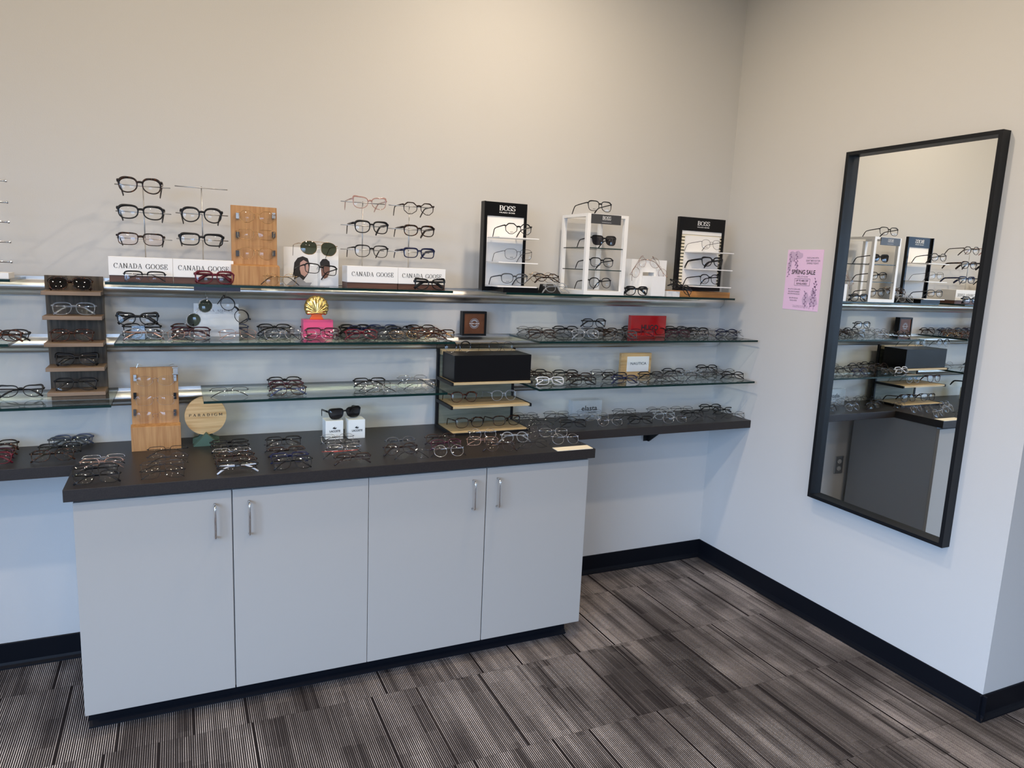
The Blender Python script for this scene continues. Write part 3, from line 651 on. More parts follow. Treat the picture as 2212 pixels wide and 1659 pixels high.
pile([(1155, 818, 'soft black', -6), (1168, 824, 'soft brown', -6), (1190, 834, 'rect white', -8), (1224, 819, 'soft black', -6), (1253, 826, 'soft brown', -6), (1261, 834, 'rect black', -8), (1305, 817, 'soft blackwire', -6), (1330, 823, 'rect black', -6), (1352, 831, 'soft navy', -8),
      (1383, 812, 'oval gunmetal', -6), (1408, 821, 'rect black', -6), (1422, 828, 'soft gunmetal', -6), (1446, 827, 'soft grey', -6), (1460, 815, 'soft black', -6), (1497, 815, 'oval clear', -6), (1510, 824, 'soft gunmetal', -6), (1530, 806, 'soft black', -6), (1543, 815, 'rect gunmetal', -6), (1567, 813, 'oval blackwire', -8), (1585, 821, 'oval black', -10)], Z3, 'on lowest shelf near corner', G3, 'lr', (-.35, -.05))
pile([(497, 860, 'rect gunmetal half', 3)], Z3, 'alone on left end of lowest shelf', G3, 'fb', (-.355, -.05))
pile([(616, 838, 'soft black'), (620, 847, 'soft plum'), (625, 857, 'soft tort tm=slate')], Z3, 'in trio mid lowest shelf', G3, 'fb', (-.355, -.05))
pile([(800, 838, 'rect black'), (812, 846, 'soft gunmetal'), (824, 852, 'rect silver')], Z3, 'in trio above white cubes', G3, 'fb', (-.355, -.05))
pile([(893, 832, 'soft silver half'), (908, 843, 'oval silver', -3)], Z3, 'in pair left of black box', G3, 'fb', (-.355, -.05))
G4 = 'folded frames on the middle glass shelves'
pile([(1147, 722, 'oval blackwire', -6), (1166, 727, 'soft gunmetal', -6), (1172, 733, 'soft brown', -6), (1224, 724, 'soft black', -6), (1209, 732, 'soft gunmetal', -6), (1267, 734, 'square clear', -8), (1286, 724, 'soft clear tm=black', -6), (1311, 728, 'soft tort', -6), (1331, 730, 'rect tort', -6), (1352, 734, 'soft grey', -6),
      (1372, 723, 'soft black', -6), (1390, 730, 'soft burgundy', -6), (1441, 726, 'rect black', -6), (1464, 723, 'soft black', -6), (1468, 731, 'rect plum', -6), (1488, 723, 'oval grey', -6), (1510, 727, 'soft black bold', -6), (1525, 731, 'soft silver', -6), (1543, 725, 'oval silver', -6), (1573, 728, 'oval navy', -6), (1595, 729, 'oval blackwire', -8)], Z2, 'on middle shelf by red block', G4, 'lr', (-.325, -.05))
pile([(308, 722, 'soft black', 4), (311, 737, 'soft clear tm=rose', 2), (411, 722, 'soft redtort', 2), (414, 730, 'rect plum', 2), (405, 737, 'soft rose', 2), (500, 722, 'soft slate', 1), (515, 736, 'soft rose', 1), (594, 719, 'soft black', 0), (601, 727, 'soft gunmetal', 0), (612, 737, 'square silver', 0)], Z2, 'on middle shelf left of pink block', G4, 'lr', (-.325, -.05))
pile([(686, 722, 'soft black'), (698, 730, 'rect plum'), (690, 737, 'soft silver'), (766, 722, 'soft black bold'), (787, 726, 'soft navy'), (784, 736, 'soft burgundy'), (829, 722, 'soft slate'), (841, 728, 'soft grey'), (843, 736, 'soft gunmetal'), (868, 726, 'soft black'), (878, 736, 'oval gold'), (911, 723, 'soft tort'), (921, 730, 'soft redtort'), (934, 736, 'soft redtort'), (952, 733, 'rect tort tm=gold')], Z2, 'on middle shelf right of pink block', G4, 'lr', (-.325, -.05))
# single pairs
def open_at(u, v, y, z, st, lab, group, yaw=0, lean=6, prnt=None, roll=0, mode='open'):
    P = PY(u, v, y); return glasses(st, (P.x, y, z), mode, yaw, lean, roll, lab, group, prnt=prnt)
P = PZ(30, 862, Z3); glasses('cat black', (P.x+.02, max(P.y, -.33), Z3), 'fold', 0, 30, 0, '@ folded glasses alone on the lowest shelf left of the brown rack', G3)
P = PZ(10, 742, Z2); glasses('soft black', (P.x, max(P.y, -.31), Z2), 'fold', 4, 35, 0, '@ folded glasses on the far left middle shelf', G4)
P = PZ(0, 744, Z2); glasses('soft redtort', (P.x-.01, max(P.y, -.335), Z2), 'fold', 4, 35, 0, '@ folded glasses in front, cut by the left picture edge', G4)

# ------------------------------------------------------------------ top shelf displays
def rod_display(x0, x1, xr, yb, bars, lab, text_, side=True, rise=0):
    t = thing('rod_display', ((x0+x1)/2, yb+.05, Z1), lab, 'display stand', 'white block displays with rod trees')
    MB().box(x0+.001, x1-.001, yb, yb+.10, Z1, Z1+.022).build('wood_base', M['brownbase'], t)
    MB().box(x0, x1, yb-.003, yb+.10, Z1+.022, 1.664).build('white_block', M['whitepanel'], t, bevel=.0008)
    yr = yb+.045; top = bars[-1]+.006
    MB().sweep([(xr, yr, 1.664), (xr, yr, top)], .0022, n=8).build('upright_rod', M['steel'], t, smooth=True)
    for zb in bars: MB().sweep([(xr-.093, yr-.005, zb), (xr+.093, yr-.005, zb)], .0021, n=8).build('crossbar', M['steel'], t, smooth=True)
    serif(text_, ((x0+x1)/2, yb-.003, Z1+.058), .178, .0175, M['ink'], t, thick=.15)
    return yr
YB = -.22
A1 = PY(305, 402, YB+.04); lv = [PY(307, v, YB+.04).z for v in (516, 459, 402)]
yr = rod_display(-3.061, -2.8475, PY(306, 402, YB+.04).x+.004, YB, lv, 'white block display with rod tree, leftmost, three pairs on it', 'CANADA GOOSE')
lv2 = [PY(436, v, YB+.04).z for v in (518, 463, 406)]
rod_display(-2.8465, -2.632, PY(435, 402, YB+.04).x, YB, lv2, 'white block display with rod tree whose top bar is empty', 'CANADA GOOSE')
lv3 = [PY(784, v, YB+.04).z for v in (540, 488, 438)]; lv4 = [PY(885, v, YB+.04).z for v in (545, 496, 446)]
rod_display(-2.189, -1.971, PY(784, 440, YB+.04).x, YB, lv3, 'white block display with rod tree right of the portrait card', 'CANADA GOOSE')
rod_display(-1.970, -1.755, PY(885, 440, YB+.04).x, YB, lv4, 'white block display with rod tree nearest the black panel', 'CANADA GOOSE')
GR = 'glasses hung on the rod trees'
for u, v, st, lab in ((302, 401, 'panto tort bold', '@ glasses on the top bar of the leftmost rod tree'), (304, 459, 'soft black bold', '@ glasses on the middle bar of the leftmost rod tree'), (304, 517, 'rect tort rosy', '@ glasses on the lowest bar of the leftmost rod tree'),
    (436, 465, 'panto black bold', '@ glasses on the middle bar of the second rod tree'), (436, 518, 'rect black bold', '@ glasses on the lowest bar of the second rod tree'),
    (799, 439, 'cat pink', '@ glasses on the top bar of the third rod tree'), (803, 491, 'square black bold', '@ glasses on the middle bar of the third rod tree'), (803, 543, 'square black', '@ glasses on the lowest bar of the third rod tree'),
    (905, 451, 'hex brown', '@ glasses on the top bar of the fourth rod tree'), (906, 499, 'soft tort bold', '@ glasses on the middle bar of the fourth rod tree'), (906, 547, 'rect navy bold', '@ glasses on the lowest bar of the fourth rod tree')):
    P = PY(u, v, YB+.012); glasses(st, P, 'hang', 0 if u < 600 else 4, 2, 0, lab, GR, 'center', scale=1.12 if u < 600 else 1.04)
GS = 'glasses standing on the top shelf'
open_at(313, 600, -.262, Z1, 'rect gunmetal brow', '@ glasses standing before the leftmost white block', GS, 0, 6, mode='fold')
open_at(464, 600, -.262, Z1, 'square burgundy bold rosy', '@ glasses standing before the second white block', GS, 0, 6, mode='fold')
open_at(930, 612, -.275, Z1, 'cat black bold', '@ glasses standing before the fourth white block', GS, 4, 6, mode='fold')
# far left rod display, cut by the picture edge
t = thing('rod_display', (-3.45, -.2, Z1), 'rod display with ball-ended chrome bars cut by the left edge', 'display stand')
MB().box(-3.60, -3.369, -.22, -.12, Z1, 1.592).build('white_block', M['whitepanel'], t)
MB().sweep([(-3.46, -.18, 1.59), (-3.46, -.18, 1.92)], .003, n=8).build('upright_rod', M['handle'], t)
for k, z in enumerate((1.903, 1.832, 1.766, 1.699, 1.631)):
    MB().sweep([(-3.57, -.25, z), (-3.357, -.25, z)], .0032, n=8).ball((-3.353, -.25, z), .005, .005, .005).sweep([(-3.46, -.25, z), (-3.46, -.18, z)], .003, n=6).build('crossbar', M['handle'], t, smooth=True)

def oak_display(x0, x1, zt, zb0, z, yp, yb, lab, name='oak_panel_display'):
    t = thing(name, ((x0+x1)/2, (yp+yb)/2, z), lab, 'display stand')
    MB().box(x0, x1, yp-.006, yp+.012, z, zt).build('panel', M['oak'], t, bevel=.0008)
    MB().prism([(yb, z), (yb, zb0), (yp-.006, zb0+.006), (yp-.006, z)], 'x', x0-.004, x1+.004).build('foot', M['oak'], t, bevel=.0008)
    return t
t = oak_display(-2.637, -2.466, 1.879, 1.648, Z1, -.20, -.255, 'oak panel display with three gold wire glasses on the top shelf')
for v in (466, 507, 547):
    for u in (513, 591):
        P = PY(u, v, -.21); MB().box(P.x-.006, P.x+.006, -.216, -.206, P.z-.011, P.z+.011).build('clip', M['grey'] if v > 470 else M['steel'], t)
for u, v, st, lab in ((555, 469, 'hex gold', 'upper @ glasses clipped to the top shelf oak panel'), (553, 507, 'rect gold', 'middle @ glasses clipped to the top shelf oak panel'), (554, 548, 'panto gold', 'lower @ glasses clipped to the top shelf oak panel')):
    P = PY(u, v, -.238); glasses(st, P, 'clip', 0, 2, 0, lab, 'wire glasses clipped to oak panels', 'center')
open_at(607, 606, -.280, Z1, 'round gold', '@ glasses standing at the foot of the top shelf oak panel', GS, 6, 5, mode='fold')

# portrait card and acrylic stand
t = thing('portrait_card', (-2.33, -.2, Z1), 'white card printed with a woman and a man, behind the clear stand', 'card')
c0 = MB().box(-2.430, -2.204, -.118, -.114, Z1, 1.731).build('card', M['whitepanel'], t)
def shp(pts, m_, name, lift, u0=613, v0=533):
    b = MB(); n = len(pts); q = [PY(350+x/5.53, 350+y/5.53, -.118) for x, y in pts]
    b.add([(p.x, -.118-lift, max(p.z, Z1+.001)) for p in q], [tuple(range(n))]); return b.build(name, m_, c0)
shp([(1580, 1380), (1570, 1290), (1580, 1200), (1620, 1145), (1680, 1125), (1740, 1150), (1765, 1220), (1755, 1320), (1700, 1400), (1640, 1470), (1555, 1470)], M['hair'], 'printed_woman_hair', .0003)
shp([(1650, 1200), (1690, 1170), (1740, 1200), (1752, 1260), (1740, 1330), (1705, 1370), (1660, 1340), (1645, 1280)], M['skin'], 'printed_woman_face', .0006)
shp([(1490, 1480), (1540, 1420), (1640, 1370), (1720, 1440), (1790, 1440), (1770, 1480)], M['cloth'], 'printed_woman_coat', .0009)
shp([(1890, 1260), (1885, 1200), (1915, 1160), (1960, 1155), (2000, 1190), (2008, 1260), (1990, 1250), (1900, 1240)], M['hair'], 'printed_man_hair', .0006)
shp([(1895, 1230), (2003, 1230), (2003, 1320), (1975, 1380), (1940, 1395), (1905, 1360)], M['skin2'], 'printed_man_face', .0003)
shp([(1800, 1480), (1815, 1400), (1890, 1370), (1950, 1420), (2010, 1400), (2070, 1480)], M['white'], 'printed_man_shirt', .0009)
t = thing('acrylic_stand', (-2.30, -.25, Z1), 'clear acrylic two-tier eyewear stand before the portrait card', 'display stand')
xs_ = PY(690, 560, -.25).x
MB().box(xs_-.03, xs_+.035, -.28, -.215, Z1, Z1+.004).build('foot', M['acryl'], t)
MB().sweep([(xs_, -.235, Z1+.004), (xs_, -.235, 1.724)], .0045, n=10).build('post', M['acryl'], t, smooth=True)
for zz in (1.655, 1.722): MB().prism([(xs_-.012, zz-.012), (xs_-.003, zz+.006), (xs_+.003, zz+.006), (xs_+.012, zz-.012)], 'y', -.258, -.240).build('nose_rest', M['acryl'], t)
P = PY(689, 537, -.268); glasses('avi gold gsun', P, 'hang', 6, 4, 2, '@ sunglasses on top of the clear stand', 'eyewear on the clear stand', 'center')
P = PY(694, 582, -.268); glasses('rect black', P, 'hang', 14, 10, 5, '@ glasses, tilted on the lower tier of the clear stand', 'eyewear on the clear stand', 'center')

def croc_none(): pass
def boss_display(x0, x1, yb, lab, second):
    t = thing('black_panel_display', ((x0+x1)/2, yb-.05, Z1), lab, 'display stand', 'black framed display panels')
    zt = 1.979 if not second else 1.984; zb = Z1 if not second else Z1+.03
    zo = 1.916
    fr = MB(); bw_ = .014
    fr.box(x0, x1, yb, yb+.02, zo, zt); fr.box(x0, x0+bw_+(.006 if second else 0), yb, yb+.02, zb, zo); fr.box(x1-bw_, x1, yb, yb+.02, zb, zo); fr.box(x0+bw_, x1-bw_, yb, yb+.02, zb, zb+.02)
    if not second: fr.box(x0-.006, x0, yb-.012, yb+.03, Z1, zt)
    f = fr.build('frame', M['black'], t)
    serif('BOSS', ((x0+x1)/2+.005, yb, (zo+zt)/2+.006), .080, .022, M['inkw'], f, thick=.20, thinw=.055, gap=.10)
    text('HUGO BOSS', ((x0+x1)/2+.005, yb, (zo+zt)/2-.014), .078, .0055, M['inkw'], f, weight=.02)
    if not second:
        MB().box(x0+bw_, x1-bw_, yb+.004, yb+.014, zb+.02, zo).build('white_panel', M['whitepanel'], t)
        sx0, sx1 = x0+bw_, -1.340; levels = (PY(1165, 516, -.30).z, PY(1163, 569, -.30).z, Z1+.028)
        MB().box(x0+.045, -1.328, yb-.14, yb-.003, Z1, Z1+.024).build('plinth', M['black'], t)
    else:
        MB().box(x0+.02, x1-bw_, yb+.012, yb+.019, zb+.02, 1.896).build('slatted_back', M['rackback'], t)
        s = MB()
        for k in range(16): s.box(x0+.018, x1-bw_, yb+.006, yb+.012, zb+.026+k*.0170, zb+.036+k*.0170)
        s.build('slats', M['cream'], t)
        MB().box(x0+.024, x1-bw_-.002, yb+.004, yb+.019, 1.896, 1.915).build('header_strip', M['whitepanel'], t)
        MB().box(x0+.044, x1-.034, yb-.006, yb+.004, zb+.03, 1.890).build('white_panel', M['whitepanel'], t)
        sx0, sx1 = x0+.044, -.203; levels = tuple(PY(1583, v, -.30).z for v in (547, 584, 621))
        MB().box(-.497, -.168, yb-.105, yb+.03, Z1, Z1+.0285).build('oak_base', M['oakb'], t, bevel=.001)
    for z in levels:
        s_ = MB().box(sx0, sx1, -.303, yb-.007, z-.0045, z).build('shelf', M['white'], t)
    return levels
L1 = boss_display(-1.550, -1.335, -.155, 'black framed panel display with white shelves in the middle of the top row', False)
L2 = boss_display(-.452, -.150, -.155, 'black framed panel display on an oak base in the corner', True)
GB = 'glasses on the white shelves of black displays'
for u, v, k, st, lab in ((1121, 500, 0, 'hex black', '@ glasses on the upper white shelf of the middle black display'), (1121, 553, 1, 'square blackwire', '@ glasses on the lower white shelf of the middle black display'), (1112, 608, 2, 'soft grey', '@ glasses on the white tray of the middle black display')):
    open_at(u, v, -.298, L1[k], st, lab, GB, 3, 6, 'BOSS')
for u, v, k, st, lab in ((1537, 538, 0, 'panto blackwire', '@ glasses on the top white shelf of the corner display'), (1540, 571, 1, 'way black bold', '@ glasses on the middle white shelf of the corner display'), (1534, 608, 2, 'panto black', '@ glasses on the lowest white shelf of the corner display')):
    open_at(u, v, -.298, L2[k], st, lab, GB, 3, 6, 'BOSS')

# heap of three pairs on a small black easel
t = thing('black_easel', (-1.28, -.22, Z1), 'small black wedge easel under a heap of glasses', 'stand')
xe = PY(1190, 620, -.235).x
MB().prism([(-.262, Z1), (-.20, Z1+.040), (-.19, Z1+.040), (-.17, Z1)], 'x', xe-.035, xe+.040).build('wedge', M['blackm'], t)
GH = 'heap of glasses on the black easel'
glasses('round gold', (xe-.008, -.160, Z1+.046), 'fold', 0, 10, 0, '@ glasses at the back of the heap on the black easel', GH)
glasses('hex tort', (xe+.0, -.215, Z1+.043), 'fold', 4, 40, 0, '@ glasses in the middle of the heap on the black easel', GH)
glasses('round clear', (xe+.012, -.285, Z1), 'fold', 4, 30, 0, '@ glasses at the front of the heap on the black easel', GH)

# white tower
t = thing('display_tower', (-.97, -.17, Z1), 'white open tower display with glass tiers and a dark grey name plate', 'display stand')
x0, x1, y0, y1, zt, pw = -1.087, -.861, -.295, -.045, 1.951, .019
for x in (x0, x1-pw):
    for y in (y0, y1-pw): MB().box(x, x+pw, y, y+pw, Z1+.018, zt-.014).build('post', M['white'], t)
MB().box(x0, x1, y0, y1, Z1, Z1+.018).build('base', M['white'], t)
b = MB().box(x0, x1, y0, y0+pw, zt-.014, zt).box(x0, x1, y1-pw, y1, zt-.014, zt).box(x0, x0+pw, y0+pw, y1-pw, zt-.014, zt).box(x1-pw, x1, y0+pw, y1-pw, zt-.014, zt)
b.build('top_frame', M['white'], t); MB().box(x0+pw, x1-pw, y0+pw, y1-pw, zt-.006, zt-.001).build('top_pane', M['acryl'], t)
g1, g2 = PY(1300, 534, -.27).z-.004, PY(1300, 581, -.27).z-.004
for z in (g1, g2):
    MB().box(x0+.006, x1-.006, y0+.006, y1-.006, z-.004, z, 0, 1).build('glass_tier', [M['gedge'], M['acryl']], t)
pl_ = MB().box(x0+pw-.002, x1-.046, y0-.005, y0-.001, 1.905, 1.949).build('name_plate', M['grey'], t)
xc = (x0+pw+x1-.046)/2; serif('BOSS', (xc, y0-.005, 1.934), .046, .0145, M['inkw'], pl_, thick=.20, thinw=.055, gap=.10); text('HUGO BOSS', (xc, y0-.005, 1.9245), .046, .0032, M['inkw'], pl_); text('THE EYEWEAR COLLECTION', (xc, y0-.005, 1.9125), .052, .0028, M['inkw'], pl_)
GT = 'eyewear on the white tower'
open_at(1297, 453, -.27, zt, 'square black', '@ glasses standing on top of the white tower', GT, 6, 6, 'BOSS')
open_at(1306, 527, -.262, g1, 'way black sun', '@ sunglasses on the upper glass tier of the white tower', GT, 4)
open_at(1301, 573, -.262, g2, 'soft black', '@ glasses on the lower glass tier of the white tower', GT, 4, 6, 'BOSS')
open_at(1297, 620, -.262, Z1+.0185, 'panto black', '@ glasses on the base of the white tower', GT, 4, 6, 'BOSS')
# white arch
t = thing('arch_display', (-.65, -.24, Z1), 'white square arch display with two rose wire pairs hung on it', 'display stand')
ax0, ax1, hx0, hx1, hz0, hz1 = -.763, -.548, -.692, -.622, 1.667, 1.690
b = MB().box(ax0, hx0, -.20, -.15, Z1, 1.753).box(hx1, ax1, -.20, -.15, Z1, 1.753).box(hx0, hx1, -.20, -.15, hz1, 1.753).box(hx0, hx1, -.18, -.15, Z1, hz0)
b.build('arch_panel', M['white'], t)
MB().box(hx0-.002, hx1+.012, -.285, -.202, Z1+.001, 1.672).build('block', M['white'], t)
MB().box(hx1+.014, -.499, -.262, -.202, Z1, 1.60).build('tray', M['white'], t)
P = PY(1381, 577, -.235); glasses('round rose', P, 'fold', 10, 6, -48, '@ glasses hung steeply on the left of the white arch', 'wire glasses hung on the white arch', 'center')
P = PY(1423, 580, -.235); glasses('round rose ', P, 'fold', -10, 6, 50, '@ glasses hung steeply on the right of the white arch', 'wire glasses hung on the white arch', 'center')
open_at(1376, 625, -.298, Z1, 'soft black bold', '@ glasses standing at the foot of the white arch', GS, 2, 2, mode='fold')
P = PY(1472, 621, -.298); glasses('hex black', P+Vector((0, 0, .002)), 'fold', 0, 18, 24, '@ glasses leaning tilted against the corner display base', GS, 'center')

# ------------------------------------------------------------------ brown wood rack with five shelves
t = thing('wood_rack', (-3.18, -.05, 1.10), 'tall grey-brown wood rack with five small shelves at the left', 'rack')
MB().box(-3.286, -3.094, -.062, -.045, 1.104, 1.583).build('back_panel', M['walnut'], t, bevel=.0008)
fz = []
for v0, v1, u0, u1 in ((636, 92, 92, 222), (689, 0, 93, 225), (747, 0, 98, 228), (800, 0, 103, 232), (853, 0, 105, 232)):
    z = PY(160, v0-6, -.17).z; fz.append(z)
    MB().box(-3.284, -3.094, -.175, -.062, z-.014, z).build('shelf', M['walnutshelf'], t, bevel=.0008)
GW = 'eyewear on the brown wood rack'
for k, (u, st, lab) in enumerate(((151, 'square tort bold bsun', '@ sunglasses on the top shelf of the brown wood rack'), (159, 'square clear', '@ glasses on the second shelf of the brown wood rack'), (155, 'square redtort', '@ glasses on the third shelf of the brown wood rack'), (166, 'cat black bold', '@ glasses on the fourth shelf of the brown wood rack'), (164, 'square black', '@ glasses on the lowest shelf of the brown wood rack'))):
    P = PY(u, 0+[620, 675, 735, 785, 848][k], -.155); glasses(st, (P.x, -.152, fz[k]), 'fold', 0, 20, 0, lab, GW)

# ------------------------------------------------------------------ middle shelf signs
t = thing('hook_bar', (-2.695, -.1, 1.535), 'dark bar with two clear hooks under the top glass shelf', 'hook bar')
MB().box(-2.777, -2.614, -.30, -.27, 1.550, 1.5635).build('bar', M['navyb'], t)
hk = []
for u, v in ((444, 645), (489, 640)):
    P = PY(u, v, -.265); hk.append(P)
    MB().sweep([(P.x, -.272, 1.552), (P.x, -.268, P.z+.006), (P.x, -.272, P.z-.002), (P.x, -.285, P.z-.002), (P.x, -.288, P.z+.004)], .0024, n=6).build('hook', M['acryl'], t, smooth=True)
P = PY(431, 676, -.285); glasses('round clear gsun', P, 'hang', 0, 4, -52, '@ sunglasses hung steeply from the left hook', 'eyewear hanging from the hooks', 'center')
P = PY(507, 670, -.285); glasses('round black', P, 'hang', 0, 4, 44, '@ glasses hung steeply from the right hook', 'eyewear hanging from the hooks', 'center')
t = thing('name_card', (-2.69, -.1, Z2), 'pale grey-white sign card behind the hanging sunglasses', 'card')
c = MB().box(-2.777, -2.608, -.104, -.098, Z2, 1.489).build('card', M['whitepanel'], t)
serif('LAURA ASHLEY', (-2.692, -.104, 1.461), .125, .0085, M['inkg'], c); text('since 1953', (-2.682, -.104, 1.452), .030, .003, M['inkg'], c)
t = thing('acrylic_riser', (-2.98, -.2, Z2), 'clear acrylic riser at the left end of the middle shelf', 'stand', 'clear acrylic risers')
P = PY(298, 700, -.2); rx = P.x; rz = PY(298, 703, -.2).z
MB().prism([(-.21, Z2), (-.17, Z2), (-.19, rz-.001), (-.205, rz-.001)], 'x', rx-.022, rx+.022).build('wedge', M['acryl'], t)
glasses('cat black bold', (rx, -.205, rz), 'fold', 0, 8, 0, '@ glasses raised on the clear riser at the left', 'glasses on clear risers')
t = thing('acrylic_riser', (-.9, -.2, Z2), 'clear acrylic riser left of the red block', 'stand', 'clear acrylic risers')
rx = PY(1283, 705, -.2).x; rz = PY(1283, 708, -.2).z
MB().prism([(-.21, Z2), (-.17, Z2), (-.19, rz-.001), (-.205, rz-.001)], 'x', rx-.022, rx+.022).build('wedge', M['acryl'], t)
glasses('soft black', (rx, -.205, rz), 'fold', 0, 6, 0, '@ glasses raised on the clear riser left of the red block', 'glasses on clear risers')

t = thing('pink_block', (-2.295, -.12, Z2), 'hot pink block under the gold shell', 'block')
c = MB().box(-2.357, -2.233, -.155, -.095, Z2, 1.431).build('block', M['pink'], t, bevel=.0015)
b = MB()
for k in range(9):
    x = -2.315+k*.005; b.add(place2d([(0, 0), (.004, .007*(1-abs(k-4)/7)), (.005, .006*(1-abs(k-4)/7)), (.001, -.001)], (x, -.155, 1.395), 'back', .0006), [(0, 1, 2, 3)])
b.build('mark', M['plumprint'] if 'plumprint' in M else M['twig'], c)
t = thing('shell_ornament', (-2.295, -.125, 1.431), 'ribbed gold scallop shell ornament standing on the pink block', 'ornament')
b = MB(); nr, na = 8, 72; vs = []; cx_, cz_ = -2.2985, 1.452
for i in range(nr+1):
    for k in range(na+1):
        a = R_(-38+256*k/na); r = i/nr; rib = abs(math.sin(k*math.pi/6)); R0 = (.050+.004*math.sin(a))*(1+.035*rib)
        zz = cz_+.026+r*R0*math.sin(a)*.98-(1-r)*.018; vs.append((cx_+r*R0*math.cos(a), -.125-.020*math.sqrt(max(0, 1-r*r*.98))-.004*rib*r, zz))
b.add(vs, [(i*(na+1)+k, (i+1)*(na+1)+k, (i+1)*(na+1)+k+1, i*(na+1)+k+1) for i in range(nr) for k in range(na)])
s_ = b.build('shell', M['gold'], t, smooth=True); md = s_.modifiers.new('solid', 'SOLIDIFY'); md.thickness = .003
MB().prism([(cx_-.030, 1.4315), (cx_+.030, 1.4315), (cx_+.020, 1.448), (cx_+.027, 1.456), (cx_-.027, 1.456), (cx_-.020, 1.448)], 'y', -.138, -.118).build('foot', M['orange'], t, bevel=.002)
t = thing('framed_sign', (-1.54, -.05, Z2), 'black framed sign with brown leather and pale round emblem', 'sign')
fx0, fx1, fz0, fz1, fy = -1.604, -1.480, 1.352, 1.469, -.058
b = MB().box(fx0, fx1, fy, fy+.034, fz0, fz0+.010).box(fx0, fx1, fy, fy+.034, fz1-.010, fz1).box(fx0, fx0+.010, fy, fy+.034, fz0+.010, fz1-.010).box(fx1-.010, fx1, fy, fy+.034, fz0+.010, fz1-.010)
b.build('frame', M['blackm'], t); p_ = MB().box(fx0+.010, fx1-.010, fy+.004, fy+.03, fz0+.010, fz1-.010).build('leather_panel', M['leather'], t)
xc, zc = -1.542, 1.411; b = MB()
for r0, r1 in ((.0225, .0245), (.012, .0195)):
    for s_ in (1, -1):
        A0, A1_ = (14, 166) if s_ > 0 else (194, 346); n = 14
        vs = [];
        for k in range(n+1):
            a = R_(A0+(A1_-A0)*k/n)
            for r in (r0, r1): vs.append((r*math.cos(a), max(.006, r*math.sin(a)) if s_ > 0 else min(-.006, r*math.sin(a))))
        b.add(place2d(vs, (xc, fy+.004, zc), 'back', .0006), [(2*k, 2*k+1, 2*k+3, 2*k+2) for k in range(n)])
b.build('emblem', M['cloth'], p_); text('GLEN LANE', (xc, fy+.004, zc), .052, .0062, M['inkw'], p_, weight=.02)
t = thing('red_block', (-.565, -.09, Z2), 'glossy red block sign on the middle shelf', 'sign')
c = MB().box(-.678, -.452, -.105, -.080, Z2, 1.463).build('block', M['redb'], t, bevel=.001); text('HUGO', (-.556, -.105, 1.400), .108, .030, M['ink'], c, weight=.035)
t = thing('wooden_sign', (-.625, -.1, Z3), 'light wooden framed sign with white panel on the lowest shelf', 'sign')
MB().box(-.722, -.530, -.105, -.085, Z3, 1.263).build('frame', M['pine'], t, bevel=.001)
c = MB().box(-.685, -.546, -.107, -.104, 1.165, 1.246).build('white_panel', M['whitepanel'], t); text('NAUTICA', (-.613, -.107, 1.208), .100, .014, M['ink'], c)
t = thing('clear_block', (-.91, -.09, TOP), 'clear acrylic block sign at the back of the worktop shelf', 'sign')
c = MB().box(-1.000, -.822, -.105, -.060, TOP, 1.018).build('block', M['frost'], t, bevel=.002)
text('elasta', (-.900, -.106, .978), .094, .026, M['ink'], c, weight=.01); text('by Safilo', (-.880, -.106, .955), .050, .009, M['ink'], c)

# ------------------------------------------------------------------ black rack on the worktop
t = thing('black_rack', (-1.55, -.15, TOP), 'black metal rack with ash wood tiers standing on the worktop', 'rack')
rx0, rx1, ry = -1.726, -1.318, -.055
MB().box(rx0+.012, rx1-.012, ry, ry+.008, TOP+.014, 1.290).build('back_panel', M['rackback'], t)
b = MB().box(rx0, rx0+.013, ry-.004, ry+.012, TOP, 1.292).box(rx1-.013, rx1, ry-.004, ry+.012, TOP, 1.292).box(rx0+.013, rx1-.013, ry-.004, ry+.012, TOP, TOP+.014)
b.build('uprights', M['blackm'], t)
tz = [TOP+.014, None, None]; yf = -.262
tz[1] = PZ(978, 873, 1.03) and PY(1000, 878, yf).z; tz[2] = PY(1000, 827, yf+.0).z
tiers = []
for k, z in enumerate(tz):
    fr = MB()
    for x in (rx0, rx1-.010): fr.box(x, x+.010, yf-.002, ry-.004, z-.014, z+.001)
    if k == 0: fr.box(rx0+.010, rx1-.010, yf-.002, yf+.006, z-.014, z-.002)
    fr.build('side_arm', M['blackm'], t); MB().box(rx0+.010, rx1-.010, yf, ry-.004, z-.010, z).build('tier', M['rackwood'], t)
zt_ = 1.262+.025; MB().box(rx0+.013, rx1-.013, ry-.030, ry-.004, zt_-.022, zt_).build('top_rail', M['rackwood'], t)
o = MB().box(rx0+.016, rx1-.006, yf+.012, ry-.034, tz[2]+.0005, 1.283).build('display_case', M['black'], bevel=.002); tag(o, 'plain black box on the top tier of the black rack', 'box')
GK = 'glasses on the black rack'
for u, v, y, z, st, lab in ((990, 755, -.235, 1.2835, 'round silver brow', '@ glasses at left on top of the black box'), (1083, 752, -.235, 1.2835, 'round gunmetal', '@ glasses at right on top of the black box'),
    (1003, 864, yf+.03, tz[1], 'panto redtort', '@ glasses at left on the middle tier of the black rack'), (1089, 862, yf+.03, tz[1], 'panto clear', '@ glasses at right on the middle tier of the black rack'),
    (1015, 918, yf+.03, tz[0], 'square tort', '@ glasses at left on the lowest tier of the black rack'), (1095, 914, yf+.03, tz[0], 'square tort', '@ glasses at right on the lowest tier of the black rack')):
    open_at(u, v, y, z, st, lab, GK, 0, 6)

